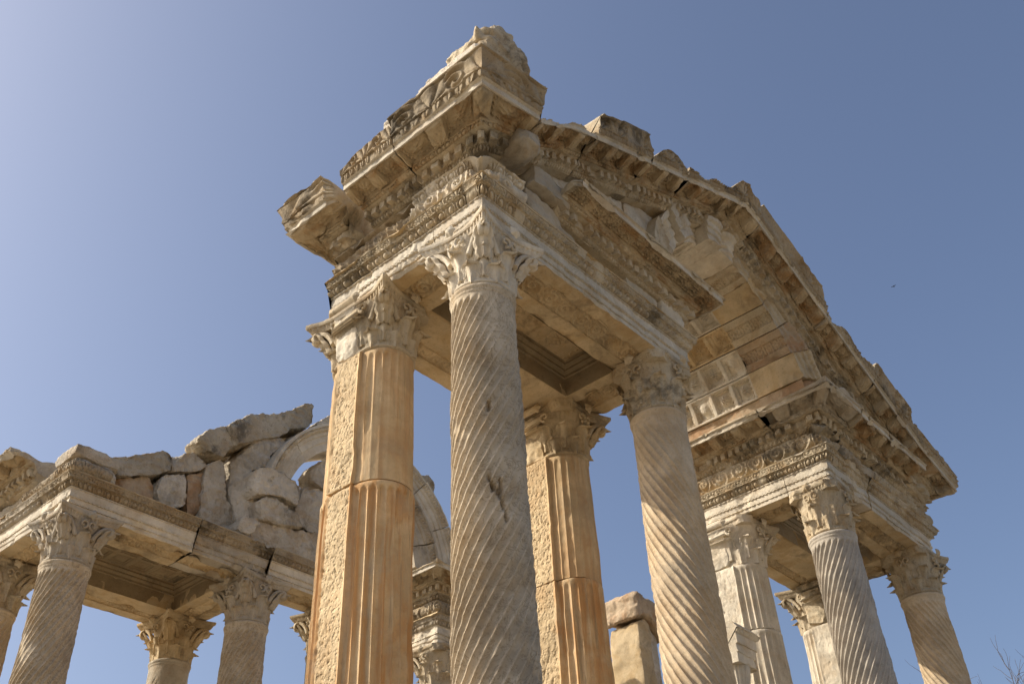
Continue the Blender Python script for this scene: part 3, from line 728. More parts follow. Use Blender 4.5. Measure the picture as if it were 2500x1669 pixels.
# ------------------------------------------------------------------ near tower
w = .3623; YB = 2.24
yi = YB0 - .417
L0 = -w; L1 = XC+w
sweep('architrave_block', (L0, 1.4, 0), 'side architrave resting on the ochre pier, running back from the near corner', 'architrave',
      [(L0, YB), (L0, .40)], ARCH, MA, seed=1, amt=.8, res=.011, wear=.2)
sweep('architrave_block', (1.7, L0, 0), 'long front architrave with egg-and-dart crown between the cracked and the pinkish spiral columns', 'architrave',
      [(L0, .39), (L0, L0), (L1, L0), (L1, .37)], ARCH, MA, seed=2, amt=.5, res=.0105, wear=.08)
sweep('architrave_block', (L1, 1.4, 0), 'architrave over the pinkish column turning back under the great arch', 'architrave',
      [(L1, .38), (L1, YB)], ARCH, MA, seed=3, res=.02)
def back_beam(x0, x1, yb, y0, z, label, seed, mat=M['soffit'], hasband=True):
    pr = [('core', yi*0-(yb-y0), z, -.45, z, 'none', 0), ('core', -.45, z, -.45, z+.018, 'none', 0), ('soffit_band', -.45, z+.018, -.25, z+.018, 'scroll', 0), ('core', -.25, z+.018, -.25, z, 'none', 0), ('core', -.25, z, 0, z, 'none', 0),
          ('core', 0, z, .03, z+.34, 'none', 0), ('core', .03, z+.34, .15, z+.55, 'none', 0), ('core', .15, z+.55, -(yb-y0), z+.55, 'none', 0), ('core', -(yb-y0), z+.55, -(yb-y0), z, 'none', 0)]
    return sweep('architrave_block', ((x0+x1)/2, yb-.4, z), label, 'architrave', [(x1, yb), (x0, yb)], pr, dict(core=mat, soffit_band=mat), seed=seed, amt=.5, res=.02)
back_beam(L0+.725, L1-.725, YB, yi, 0, 'rear architrave of the near tower, plain underside spanning between the two orange piers', 5)
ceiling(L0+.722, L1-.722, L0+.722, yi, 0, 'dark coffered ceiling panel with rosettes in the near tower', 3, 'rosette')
# friezes
sweep('frieze_block', (L0, 0, .57), 'pale rounded corner frieze stone with egg pattern above the cracked spiral column', 'frieze',
      [(L0, .70), (L0, L0), (.30, L0)], FRZ, dict(core=M['white'], carved_frieze=M['white']), corner_round=.11, seed=12, amt=1.1, res=.010, wear=.12)
FRP = [('core', -.55, .57, -.02, .57, 'none', 0), ('carved_frieze', -.02, .57, -.02, .97, 'scroll', .09), ('carved_frieze', -.02, .97, .06, 1.01, 'none', 0), ('core', .06, 1.01, -.55, 1.01, 'none', 0), ('core', -.55, 1.01, -.55, .57, 'none', 0)]
sweep('frieze_block', (L0, 1.4, .57), 'dark weathered bulging frieze stone left of the pale corner stone', 'frieze',
      [(L0, YB-.02), (L0, .715)], FRP, dict(core=M['dark'], carved_frieze=M['dark']), seed=13, amt=1.6, res=.016, wear=.4)
# side cornice
sweep('cornice_block', (L0, 0, 1.02), 'huge projecting corner cornice stone at the summit of the near corner, palmettes along its edge', 'cornice',
      [(L0, .50), (L0, L0), (.10, L0)], CORN(), MC, seed=21, amt=.65, res=.0095, wear=.08, zb=lambda x, y: np.where(x > L0+1e-6, .62*(x-L0), 0.))
sweep('cornice_block', (L0, 1., 1.02), 'second cornice stone on the left side, stepped lower beside the corner one', 'cornice',
      [(L0, 1.44), (L0, .515)], CORN(), MC, seed=22, amt=.65, res=.0095, wear=.12, top=lambda x, y: 1.72 - .10*sst(1.1, 1.45, y))
sweep('cornice_block', (L0, 2.2, 1.02), 'isolated cornice fragment jutting out at the far left of the near tower', 'cornice',
      [(.3, 2.02), (L0, 2.02), (L0, 1.80)], CORN(inner=-.14, ko=.97), MC, rough_ends=(1,), corner_round=.04, seed=23, amt=1.3, res=.011, wear=.15, top=lambda x, y: 1.80 + 0*x)
# backing masonry of the near tower
brock('backing_block', (.30, .32, .82), (3.2, 1.9, 1.25), M['rubble'], 'rough backing masonry filling the core of the near tower above its ceiling', 'masonry', seed=4, vox=.06)
brock('backing_block', (-.02, .25, 1.03), (.95, 1.35, 1.75), M['rubble'], 'rough backing block behind the corner cornice of the near tower', 'masonry', seed=5, vox=.05)
# ---- front frieze and horizontal cornice of the near tower
FRR = [('core', -.5, .57, -.04, .57, 'none', 0), ('carved_frieze', -.04, .57, -.03, .95, 'none', -.05), ('core', -.03, .95, -.5, .95, 'none', 0), ('core', -.5, .95, -.5, .57, 'none', 0)]
def rk(name, pts, y0, y1, mat, label, cat, **k): return rock(name, pts, 'y', y0, y1, mat, label, cat, **k)
rk('frieze_block', [(.34, .57), (1.35, .57), (1.25, .80), (.95, 1.0), (.36, 1.03)], -.46, .1, M['grey'], 'blunt broken frieze stone just right of the pale corner frieze', 'frieze', seed=31)
rk('frieze_block', [(1.30, .57), (2.45, .57), (2.40, .98), (1.2, .98)], -.30, .2, M['soffit'], 'recessed shadowed frieze stone below the front cornice', 'frieze', seed=32, amt=.7)
rk('frieze_block', [(2.48, .57), (3.15, .57), (3.20, 1.0), (2.46, 1.0)], -.42, .2, M['white'], 'pale battered frieze stone above the pinkish column', 'frieze', seed=33, amt=1.3)
rk('frieze_block', [(3.18, .57), (3.72, .57), (3.78, 1.0), (3.20, 1.0)], -.46, .3, M['white'], 'rounded end stone of the frieze above the right end of the front architrave', 'frieze', seed=34, amt=1.3)
DZH = -.14
sweep('cornice_block', (2.4, L0, .9), 'slanting row of dentils, the front cornice of the near tower below the pediment', 'cornice',
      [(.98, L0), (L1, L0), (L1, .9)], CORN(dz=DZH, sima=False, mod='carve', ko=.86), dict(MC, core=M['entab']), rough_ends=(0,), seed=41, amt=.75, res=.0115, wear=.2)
rk('cornice_fragment', [(.35, 1.03), (1.10, 1.0), (1.12, 1.30), (.75, 1.42), (.38, 1.38)], -.62, .0, M['grey'], 'smooth broken lump filling the gap between the corner stone and the dentil row', 'stone block', seed=42, amt=1.3)
rk('cornice_fragment', [(-.12, 1.20), (.28, 1.20), (.36, 1.45), (.25, 1.66), (-.05, 1.62)], -.84, -.2, M['grey'], 'large rounded boulder-like stone right of the corner cornice', 'stone block', seed=43, amt=.8, bev=.10)
# ---- tympanum walls
XM = 5.79; ZA = 1.45
def zb_rake(x, y):
    return np.where(x < 5.85, .475*(x+.3623) + .17*sst(.0, 1.0, x)*(1-(x-.9)/4.95)*(x < 5.85), .475*6.2123 - .480*(x-5.85))
def zl(x): # height of the raking cornice underside
    return 1.40 + zb_rake(x, 0) - .36
def arc(r, a0, a1, n=7): return [(XM - r*math.cos(R(a)), ZA + r*math.sin(R(a))) for a in np.linspace(a0, a1, n)]
tymL = empty('tympanum_wall', (2.2, -.2, 1.3), 'smooth grey slabs of the left half of the pediment, under the rising cornice', 'wall')
def child(parent, nm, pts, y0, y1, mat, seed, **k):
    o = rock(nm, pts, 'y', y0, y1, mat, parent=parent, seed=seed, **k); o.location = -Vector(parent.location); return o
Z = lambda x: float(zl(x))
child(tymL, 'slab', [(.6, 1.36), (1.85, 1.30), (1.9, Z(1.9)), (.75, Z(.75))], -.33, .2, M['clean'], 51, amt=.5, bev=.02)
child(tymL, 'slab', [(1.87, 1.31), (2.75, 1.31), (2.78, Z(2.78)), (1.92, Z(1.92))], -.36, .2, M['clean'], 52, amt=.5, bev=.02)
child(tymL, 'slab', [(2.77, 1.31), (3.18, 1.31)] + [(3.22, 1.9), (3.62, 2.9), (3.55, Z(3.55)), (2.80, Z(2.80))], -.35, .2, M['clean'], 53, amt=.5, bev=.02)
child(tymL, 'slab', [(3.64, 2.95), (4.3, 3.55), (5.0, 3.9), (5.4, 4.02), (5.35, Z(5.35)), (3.57, Z(3.57))], -.16, .2, M['rust'], 54, amt=.5, bev=.02)
tymR = empty('tympanum_wall', (9.4, -.2, 1.3), 'blue-veined slabs of the right half of the pediment, under the falling cornice', 'wall')
child(tymR, 'slab', [(5.42, 4.05), (6.1, 4.04), (6.9, 3.83), (7.0, Z(7.0)), (5.85, Z(5.85)), (5.37, Z(5.37))], -.22, .2, M['grey'], 55, amt=.8, bev=.03)
child(tymR, 'slab', [(6.95, 3.8), (7.6, 3.36), (8.02, 2.9), (8.2, 2.7), (8.25, Z(8.25)), (7.02, Z(7.02))], -.30, .2, M['grey'], 56, amt=.8, bev=.03)
child(tymR, 'slab', [(8.22, 2.66), (8.4, 1.40), (9.9, 1.38), (9.9, Z(9.9)), (8.27, Z(8.27))], -.33, .2, M['clean'], 57, amt=.5, bev=.02)
child(tymR, 'slab', [(9.93, 1.38), (10.9, 1.38), (10.7, Z(10.7)), (9.93, Z(9.93))], -.33, .2, M['grey'], 58, amt=.5, bev=.02)
# ---- the great arch: voussoirs with archivolt front and coffered underside
archo = empty('great_arch', (XM, .9, ZA), 'great round arch with rosette coffers on its underside, spanning the middle of the pediment', 'arch')
def voussoir(a0, a1, r0, r1, y0, y1, mat, seed, kind, front=0.):
    na = max(10, int(R(a1-a0)*r0/.016)); ny = int((y1-y0)/.016); aa = np.linspace(R(a0)+.004, R(a1)-.004, na); mb = MB()
    def pt(a, r, y): return np.stack([XM - r*np.cos(a), y + 0*a, ZA + r*np.sin(a)], -1)
    yy = np.linspace(y0, y1, ny); A, Y = np.meshgrid(aa, yy, indexing='ij')
    if kind == 'coffer': h = o_coffer(A*r0, (Y-y0)/(y1-y0), 1, p=R(a1-a0)*r0) if False else None
    ta = (A-R(a0))/(R(a1-a0)); ty = (Y-y0)/(y1-y0)
    if kind == 'ros':
        n = max(1, round((y1-y0)/.46)); v = ty*n-np.floor(ty*n)-.5; u = ta-.5; m = np.maximum(np.abs(u), np.abs(v)); r_ = np.hypot(u, v); th = np.arctan2(v, u)
        h = .055*sst(.42, .39, m) + .045*sst(.31, .28, m) - .095*sst(.27, .05, r_)*(.35+.65*np.abs(np.cos(th*4))) + .012*np.exp(-((m-.35)/.02)**2)*(1+np.cos(40*np.where(np.abs(u) > np.abs(v), v, u)))
        h = h*(1-.7*sst(.5, .7, vnoise(np.stack([A*3, Y*2, 0*A], -1), 1., seed)))
    elif kind == 'scale':
        u = (ta-.5); k = sst(.20, .18, np.abs(u)); uu = per(A*r0 + .0, .075); row = np.floor(Y/.055); uu = per(A*r0+np.mod(row, 2)*.0375, .075); vv = Y/.055-row
        h = k*(.05*np.clip(np.hypot(uu*1.3, vv-.3)-.25, 0, 1)+.015) + .012*k
    else: h = 0*A
    Pb = pt(A, r0, Y); rr = r0 + h + .03*(fbm(Pb, 5, seed, 3)-.5) - .06*(fbm(Pb, 1.5, seed+1, 2)-.5) + .35*np.clip(fbm(Pb, 3, seed+2, 3)-.60, 0, .15)
    P = pt(A, rr, Y); mb.grid(P)
    # front face with archivolt mouldings
    tr = np.linspace(0, 1, 30); A2, Tr = np.meshgrid(aa, tr, indexing='ij'); rr = r0 + Tr*(r1-r0)
    fy = -front*(.035*sst(.25, .28, Tr) + .035*sst(.52, .55, Tr) + .06*sst(.78, .84, Tr)) - .012*np.sin(A2*r1*2*PI/.11)*sst(.72, .75, Tr)*sst(.9, .87, Tr)
    Pf = pt(A2, rr, y0 + fy); Pf[..., 1] += .07*(fbm(Pf, 4, seed+3, 3)-.5) + .6*np.clip(fbm(Pf, 2.6, seed+4, 3)-.6, 0, .2)
    Pf[:, 0] = P[:, 0]
    mb.grid(Pf, flip=True)
    Pk = pt(A2, rr, y1+0*A2); Pk[:, 0] = P[:, -1]; mb.grid(Pk)
    ot = np.stack([Pf[:, -1], Pk[:, -1]], 1); mb.grid(ot, flip=True)
    for e in (0, -1):
        loop = np.concatenate([P[e, :], Pk[e, 1:], Pf[e, ::-1]]); mb.ngon(loop, flip=(e == 0))
    o = mb.build('voussoir', mat, archo, org=archo.location); return o
kinds = ['none', 'ros', 'ros', 'ros', 'scale', 'ros', 'ros', 'scale', 'ros', 'scale', 'ros', 'ros', 'none']
edges = np.linspace(0, 180, 14); vm = [M['clean'], M['entab'], M['white'], M['clean'], M['white'], M['clean'], M['white'], M['entab'], M['soffit'], M['entab'], M['rust'], M['soffit'], M['rust']]
rs = np.random.RandomState(5)
for i in range(13):
    ro = 2.60 + .05*rs.randn(); st = rs.uniform(-.06, .06) + (.0, .0, .10, -.02, .12, -.06, .05, .0, .03, .0, .0, .0, .0)[i]
    if i in (4, 5): ro = 2.42
    voussoir(edges[i], edges[i+1], 2.03 + .014*rs.randn(), ro, -.40+st, .497, vm[i], 200+i, ('scale' if i % 3 == 1 else 'none') if i not in (9, 10) else 'scale', front=1.)
    voussoir(edges[i], edges[i+1], 2.04 + .014*rs.randn(), 2.5, .50, 2.2, vm[(i*5+2) % 13], 230+i, kinds[i] if i in (0, 12) else ('ros' if i != 4 else 'scale'), front=0.)
# ---- raking cornice of the pediment
rake = [
 ((.115, 1.34), None, 'first stretch of the rising cornice, its upper moulding broken away', .10),
 ((1.345, 2.725), 'full', 'stretch of the rising cornice keeping a worn palmette moulding, upper left of the pediment', .0),
 ((2.73, 3.805), 'part', 'stretch of the rising cornice with a low rounded remnant of its moulding', .0),
 ((3.81, 6.20), 'low', 'apex stone of the pediment where the cornice turns from rising to falling', .0),
 ((6.205, 8.16), 'full', 'long falling cornice stone with a crisp row of palmettes, just right of the apex', .0),
 ((8.165, 9.635), 'low', 'falling cornice stretch with a ragged low moulding, middle of the right slope', .0),
 ((9.64, 10.965), 'full', 'falling cornice stone with sharp palmettes, lower right slope', .0)]
for i, ((x0, x1), kd, lab, _) in enumerate(rake):
    if kd is None: top = lambda x, y: 1.42+0*x
    elif kd == 'full': top = (lambda x0, x1: (lambda x, y: 1.86 - .14*sst(x0+.12, x0, x) - .26*sst(x1-.22, x1, x)))(x0, x1)
    elif kd == 'part': top = (lambda x0, x1: (lambda x, y: 1.72 - .3*((x-(x0+x1)/2)/(x1-x0)*2)**2))(x0, x1)
    elif x0 < 5: top = lambda x, y: 1.54 + .26*sst(4.9, 5.8, x) + .05*np.sin(x*7)
    else: top = lambda x, y: 1.55 + .14*np.sin(x*5.1)*np.sin(x*2.3+1)
    path = [(x0, L0), (x1, L0)] if not (x0 < 5.85 < x1) else [(x0, L0), (5.85, L0), (x1, L0)]
    sweep('raking_cornice_block', ((x0+x1)/2, L0, float(zb_rake(x0, 0))+1.1), lab, 'cornice', path, CORN(), MC if i > 3 else dict(MC), seed=60+i, amt=.85, res=.0125, wear=.2 if i < 4 else .12, zb=zb_rake, top=top)
XR = XE + w
XER = 11.94
sweep('raking_cornice_block', (11.6, L0, 1.02), 'last cornice stone at the far right tip of the pediment, dark palmettes, pointed end', 'cornice',
      [(10.97, L0), (XER, L0), (XER, .45)], CORN(dz=.027), MC, seed=70, amt=1., res=.013, wear=.12, zb=lambda x, y: np.where(x < XER-1e-6, .480*(XER-x), 0), top=lambda x, y: 1.70+0*x)
# statue fragment on the summit
def statue_fn(V, Nn):
    c = np.array([-.28, -.42, 2.86]); d = V-c
    r = np.linalg.norm(d, axis=1); th = np.arctan2(d[:, 1], d[:, 0]); fr = np.cos(th-R(212))      # faces the viewer's side
    lock = .075*np.cos(th*17 + d[:, 2]*7)*sst(.55, -.1, fr)
    z = d[:, 2]; t = (th-R(212)+PI) % (2*PI)-PI
    brow = .05*np.exp(-((z-.16)/.04)**2)*np.exp(-(t/.5)**2)
    eyes = -.07*np.exp(-((z-.07)/.05)**2)*(np.exp(-((t-.33)/.16)**2)+np.exp(-((t+.33)/.16)**2))
    nose = .09*np.exp(-((z-.02)/.10)**2)*np.exp(-(t/.10)**2); cheek = .04*np.exp(-((z+.12)/.08)**2)*np.exp(-(np.abs(t)-.4)**2/.05)
    mouth = -.03*np.exp(-((z+.16)/.02)**2)*np.exp(-(t/.25)**2)
    h = lock + 1.5*(brow+eyes+nose+cheek+mouth)
    return V + (d/r[:, None])*h[:, None]
def taper(V, N_):
    k = 1-.44*np.clip(V[:, 2]-1.86, 0, 2)
    V = V.copy(); V[:, 0] = -.25+(V[:, 0]+.25)*k; V[:, 1] = -.30+(V[:, 1]+.30)*k + .10*np.clip(V[:, 2]-1.86, 0, 2)
    V[:, 2] -= .40*np.clip(V[:, 1]+.05, 0, 2)*(V[:, 2] > 1.95); V[:, 2] += .30*np.clip(V[:, 0]+.4, 0, 1)
    return V
brock('corner_bed_stone', (-1.04, -1.02, 1.84), (.16, .78, 2.47), M['rubblew'], 'rough pale bed stone on top of the corner cornice, under the carved head', 'stone block', seed=81, vox=.024, amt=1., bev=.05, fn=taper)
rk('carved_head_fragment', [(-.66, 2.20), (.02, 2.20), (.16, 2.45), (.14, 2.85), (.02, 3.12), (-.22, 3.30), (-.50, 3.20), (-.70, 2.85)], -.80, -.05, M['entab'], 'broken carved marble head with flowing locks, crowning the near corner', 'statue', seed=82, vox=.014, amt=1.1, bev=.04, chops=10, fn=statue_fn)
rk('carved_drapery_fragment', [(-.74, 2.10), (-.30, 2.10), (-.30, 2.88), (-.46, 2.98), (-.68, 2.70)], -.02, .42, M['white'], 'folded carved fragment left of the crowning head', 'statue', seed=83, vox=.02, amt=.6, bev=.06,
   fn=lambda V, N_: V + N_*(.035*np.cos(V[:, 1:2]*34+V[:, 2:3]*9)))

# ------------------------------------------------------------------ right tower of the front
R0 = XD-w; dR = -.03
def sh(prof, d): return [(p, a, b+d, c, e+d, k, bl) for (p, a, b, c, e, k, bl) in prof]
sweep('architrave_block', (R0, 1.4, 0), 'architrave with crisp egg-and-dart running back above the pale pier, right of the arch opening', 'architrave',
      [(R0, YB), (R0, .40)], sh(ARCH, dR), dict(MA, fasciae=M['white']), seed=91, amt=.6, res=.016, wear=.15)
sweep('architrave_block', (9, L0, 0), 'broken corner architrave above the blue-grey spiral column', 'architrave',
      [(R0, .39), (R0, L0), (R0+1.42, L0)], sh(ARCH, dR), dict(MA, core=M['grey']), seed=92, amt=1.1, res=.016, wear=.3)
sweep('architrave_block', (11, L0, 0), 'right-hand front architrave ending above the slender far right column', 'architrave',
      [(R0+1.47, L0), (XER, L0), (XER, .40)], sh(ARCH, dR), MA, seed=93, amt=.9, res=.016, wear=.2)
sweep('architrave_block', (XER, 1.4, 0), 'end architrave at the far right, seen only from below', 'architrave', [(XER, .41), (XER, YB)], sh(ARCH, dR), MA, seed=94, res=.03)
back_beam(R0+.725, XER-.725, YB, yi, dR, 'rear architrave of the right tower with cracked seams underneath', 95)
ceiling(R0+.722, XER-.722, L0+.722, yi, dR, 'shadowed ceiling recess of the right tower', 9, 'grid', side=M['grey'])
sweep('frieze_block', (R0, 1, .57), 'carved scroll frieze stone right of the arch opening', 'frieze', [(R0, YB-.02), (R0, .62)], FRZ, MF, seed=101, amt=.7, res=.015, wear=.15)
sweep('frieze_block', (R0, 0, .57), 'corner frieze stone with a carved figure above the blue-grey column', 'frieze', [(R0, .60), (R0, L0), (R0+.45, L0)], FRZ, MF, corner_round=.10, seed=102, amt=1.4, res=.015, wear=.3)
sweep('frieze_block', (9.3, L0, .57), 'worn grey frieze stone between the two right-hand spiral columns', 'frieze', [(R0+.62, L0), (R0+1.75, L0)], FRZ, dict(core=M['grey'], carved_frieze=M['grey']), seed=103, amt=1.8, res=.016, wear=.4)
sweep('frieze_block', (11, L0, .57), 'carved frieze stone with scrolls above the slender far right column', 'frieze', [(R0+1.80, L0), (XER, L0), (XER, .6)], FRZ, MF, seed=104, amt=1., res=.016, wear=.15)
sweep('cornice_block', (R0, 1.4, .9), 'cornice ledge with a bright sunlit strip at the springing of the arch', 'cornice', [(R0, YB-.02), (R0, .34)], CORN(dz=-.1, sima=False), dict(MC), seed=111, amt=.9, res=.014, wear=.2)
sweep('cornice_block', (R0, 0, .9), 'broken corner cornice stone at the right foot of the arch', 'cornice', [(R0, .325), (R0, L0), (R0+.6, L0)], CORN(dz=-.1, sima=False), dict(MC, modillion_course=M['grey'], core=M['grey']), seed=112, amt=2., res=.015, wear=.5)
sweep('cornice_block', (10, L0, .9), 'horizontal cornice of the right tower converging with the falling slope', 'cornice', [(R0+.62, L0), (11.0, L0)], CORN(dz=-.14, sima=False), MC, seed=113, amt=1.2, res=.016, wear=.3)
brock('backing_block', (R0+.4, .32, .8), (11.5, 1.9, 1.3), M['rubble'], 'rough backing masonry above the ceiling of the right tower', 'masonry', seed=6, vox=.07)
rk('springer_stone', [(7.95, 1.36), (8.5, 1.36), (8.5, 2.0), (8.2, 2.1), (7.95, 1.8)], -.5, .3, M['grey'], 'battered bluish springer stone at the right foot of the arch', 'stone block', seed=7)
brock('springer_wall', (L1-.35, .2, 1.26), (L1+.02, 2.15, 1.6), M['soffit'], 'low block course under the left foot of the arch', 'masonry', seed=8)

# ------------------------------------------------------------------ distant tower
F0 = -.337; F1 = 3.80; FY = YI-w; zf = ZF
MAF = dict(core=M['soffit'], soffit_band=M['soffit'], fasciae=M['white'], crown=M['grey'])
sweep('architrave_block', (F0, 10.6, 0), 'pale side architrave with rope mouldings at the left edge of the photo', 'architrave', [(F0, 13.4), (F0, FY+.86)], sh(ARCH, zf), MAF, seed=121, amt=.7, res=.02, wear=.2)
sweep('architrave_block', (.6, FY, 0), 'corner architrave of the distant tower with dark rope and bead mouldings', 'architrave', [(F0, FY+.85), (F0, FY), (1.95, FY)], sh(ARCH, zf), dict(MAF, crown=M['dark']), seed=122, amt=.7, res=.016, wear=.35)
sweep('architrave_block', (2.8, FY, 0), 'stained dark-streaked architrave of the distant tower, right of its broken joint', 'architrave', [(1.965, FY), (3.50, FY)], sh(ARCH, zf), dict(MAF, crown=M['dark'], fasciae=M['grey'], core=M['grey']), seed=123, amt=1.2, res=.016, wear=.55)
sweep('architrave_block', (4.4, FY, 0), 'architrave stone with bold egg-and-dart, disappearing behind the ochre pier', 'architrave', [(3.52, FY-.04), (5.6, FY-.04)], sh(ARCH, zf), MAF, seed=124, amt=.5, res=.016, wear=.1)
sweep('architrave_block', (F1, 10.4, 0), 'inner right architrave of the distant tower seen from below', 'architrave', [(F1, FY+.73), (F1, 11.7)], sh(ARCH, zf), MAF, seed=125, res=.025)
back_beam(F0+.725, F1-.725, 11.68, 10.86, zf, 'rear architrave of the distant tower with a carved band under it', 126)
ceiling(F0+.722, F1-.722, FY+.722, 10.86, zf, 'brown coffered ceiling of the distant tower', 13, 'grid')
FRF = [('core', -.5, .5, .03, .5, 'none', 0), ('carved_frieze', .03, .5, .05, .80, 'leaf', .09), ('core', .05, .80, -.1, .92, 'none', 0), ('core', -.1, .92, -.5, .95, 'none', 0), ('core', -.5, .95, -.5, .5, 'none', 0)]
sweep('frieze_block', (F0, 9.2, .5), 'broken corner frieze stone of the distant tower with a rolled leaf moulding', 'frieze', [(F0, FY+1.5), (F0, FY), (F0+.55, FY)], FRF, dict(core=M['rubble'], carved_frieze=M['dark']), rough_ends=(1,), seed=131, amt=1.8, res=.016, wear=.3)
brock('frieze_block', (F0-.02, FY+1.55, .5), (F0+.5, 12.6, .93), M['rubble'], 'battered frieze stones at the left edge of the photo', 'frieze', seed=132)
sweep('cornice_block', (F0, 11, .95), 'sloping grey cornice lump with a carved underside at the left edge of the photo', 'cornice', [(F0, 12.8), (F0, 9.9)], CORN(dz=-.1, sima=False, inner=-.5), dict(MC, core=M['rubble']), rough_ends=(1,), seed=133, amt=1.8, res=.018, wear=.3)
brock('corner_lump', (F0-.1, FY+.02, .86), (F0+.75, FY+.7, 1.12), M['rubble'], 'angular pale stone on the corner of the distant tower', 'stone block', seed=134, vox=.03)
brock('backing_block', (.55, FY+.5, .5), (3.4, 10.9, .85), M['rubble'], 'rough masonry above the ceiling of the distant tower', 'masonry', seed=135, vox=.06)
rocks = [
 ('R3', 9.0, .7, 'dark', 'long brown weathered stone on top of the distant wall, left of the tilted slab', [(0.26, 1.16), (0.43, 1.39), (0.82, 1.6), (1.33, 1.9), (1.57, 1.91), (1.55, 1.56), (1.32, 1.37), (0.48, 0.99)]),
 ('R4', 9.0, .7, 'rubble', 'short rounded stone beside the long brown one on the distant wall', [(1.53, 1.91), (2.04, 2.2), (2.21, 2.17), (2.22, 1.85), (2.01, 1.69), (1.5, 1.52)]),
 ('R5', 9.1, .5, 'rust', 'shadowed reddish stone under the long brown weathered one', [(0.59, 1.08), (1.27, 1.39), (1.37, 1.07), (1.35, .80), (0.7, 0.80)]),
 ('R6', 9.0, .6, 'white', 'pale squarish stone with rusty stains in the distant wall', [(1.28, 0.99), (1.31, 1.39), (1.85, 1.65), (1.97, 1.0), (1.75, 0.85), (1.4, .8)]),
 ('R7', 9.05, .5, 'rust', 'narrow brown upright stone left of the tall roughcast slab', [(1.88, 1.68), (2.29, 1.9), (2.39, 1.03), (2.01, 0.8)]),
 ('R8', 8.97, .6, 'rubble', 'tall slab half in slanting shadow in the middle of the distant wall', [(2.17, 1.96), (2.54, 2.25), (2.74, 1.51), (3.02, 1.03), (2.9, .6), (2.46, .6), (2.21, 0.8)]),
 ('R9', 8.72, .85, 'white', 'big pick-marked upright block, brightest stone of the distant wall', [(2.47, 2.08), (3.05, 2.85), (3.66, 3.14), (3.77, 2.99), (3.41, 2.53), (3.61, 2.38), (3.27, 2.22), (3.05, 2.04), (3.09, 1.73), (3.24, 1.59), (3.32, 1.18), (2.85, 0.85), (2.52, 1.42)]),
 ('R10', 8.8, .6, 'dark', 'boulder tilted against the left end of the topmost slab', [(1.82, 2.31), (2.0, 2.58), (2.41, 2.86), (2.62, 2.46), (2.42, 2.06), (2.17, 2.1), (1.9, 2.19)]),
 ('R11', 8.7, .8, 'dark', 'long tilted slab balanced on top of the distant ruin, darkest underneath', [(2.36, 2.81), (2.86, 3.31), (3.43, 3.58), (3.78, 3.84), (4.14, 4.18), (4.38, 4.27), (4.42, 3.86), (4.2, 3.53), (3.84, 3.34), (3.58, 3.06), (3.16, 2.79), (2.59, 2.41)]),
 ('R12', 8.8, .5, 'white', 'small pale block on the crown of the distant arch, beside the ochre pier', [(4.48, 3.89), (4.97, 4.39), (5.34, 4.44), (5.32, 4.06), (4.52, 3.67)]),
 ('R13', 8.85, .5, 'dark', 'grooved dark stone wedged between the topmost slab and the arch', [(3.70, 3.10), (4.09, 3.5), (4.76, 3.81), (4.9, 3.6), (4.3, 3.34), (3.9, 3.0)]),
 ('R14', 8.42, .5, 'white', 'rounded projecting block at the left foot of the distant arch', [(2.83, 1.82), (2.94, 1.97), (3.23, 2.11), (3.49, 2.14), (3.97, 2.0), (3.97, 1.51), (3.52, 1.57), (3.02, 1.42), (2.87, 1.52)]),
 ('R15', 8.42, .6, 'rubble', 'tan block directly under the rounded projecting one', [(3.03, 1.3), (3.14, 1.43), (3.4, 1.52), (4.03, 1.41), (4.17, 1.14), (3.8, 1.0), (3.12, 0.95)]),
 ('R16', 8.6, .6, 'grey', 'smooth grey stone inside the left foot of the distant arch', [(4.07, 1.73), (4.25, 2.22), (4.73, 2.24), (4.97, 2.25), (5.4, 1.67), (5.2, 1.26), (4.13, 1.2), (4.0, 1.5)]),
 ('R17', 8.35, .5, 'rubble', 'small white broken stone on the edge of the stained architrave', [(2.55, 0.58), (2.72, 0.84), (3.04, 0.94), (3.17, 0.91), (2.94, 0.49), (2.6, 0.5)]),
 ('R18', 8.5, .7, 'entab', 'brown frieze remains with faint carving above the joint of the distant architrave', [(2.68, 0.5), (3.0, .9), (3.23, 1.0), (3.92, 1.07), (4.82, 1.31), (5.4, 1.3), (5.4, 0.5), (3.52, 0.49)]),
 ('R19', 8.7, .5, 'grey', 'loose round-edged stone hanging inside the ring of the distant arch', [(4.37, 2.57), (4.52, 2.86), (4.84, 3.18), (5.55, 3.40), (5.9, 2.9), (5.9, 2.3), (4.95, 2.30), (4.71, 2.32), (4.46, 2.39)]),
 ('R20', 8.7, .6, 'dark', 'jagged dark stone clinging to the right shoulder of the distant arch', [(7.27, 3.84), (7.49, 3.82), (7.76, 3.93), (7.9, 3.69), (7.93, 3.2), (7.6, 3.3)])]
rocks.append(('BK', 9.55, .4, 'grey', 'rough inner masonry showing in the cracks between the loose stones of the distant ruin', [(.5, .6), (.6, 1.05), (1.4, 1.6), (2.2, 1.95), (2.4, 2.45), (2.7, 2.8), (3.5, 3.0), (3.9, 3.2), (4.3, 3.3), (4.1, 2.9), (3.8, 2.3), (3.72, 1.6), (5.3, 1.5), (5.4, .6)]))
def turned(xc):
    def f(V, N_):
        V = V.copy(); u = .62*np.clip(xc-V[:, 0], 0, 2); V[:, 0] = V[:, 0] + .62*u; V[:, 1] += .79*u; V[:, 2] += .5*u; return V
    return f
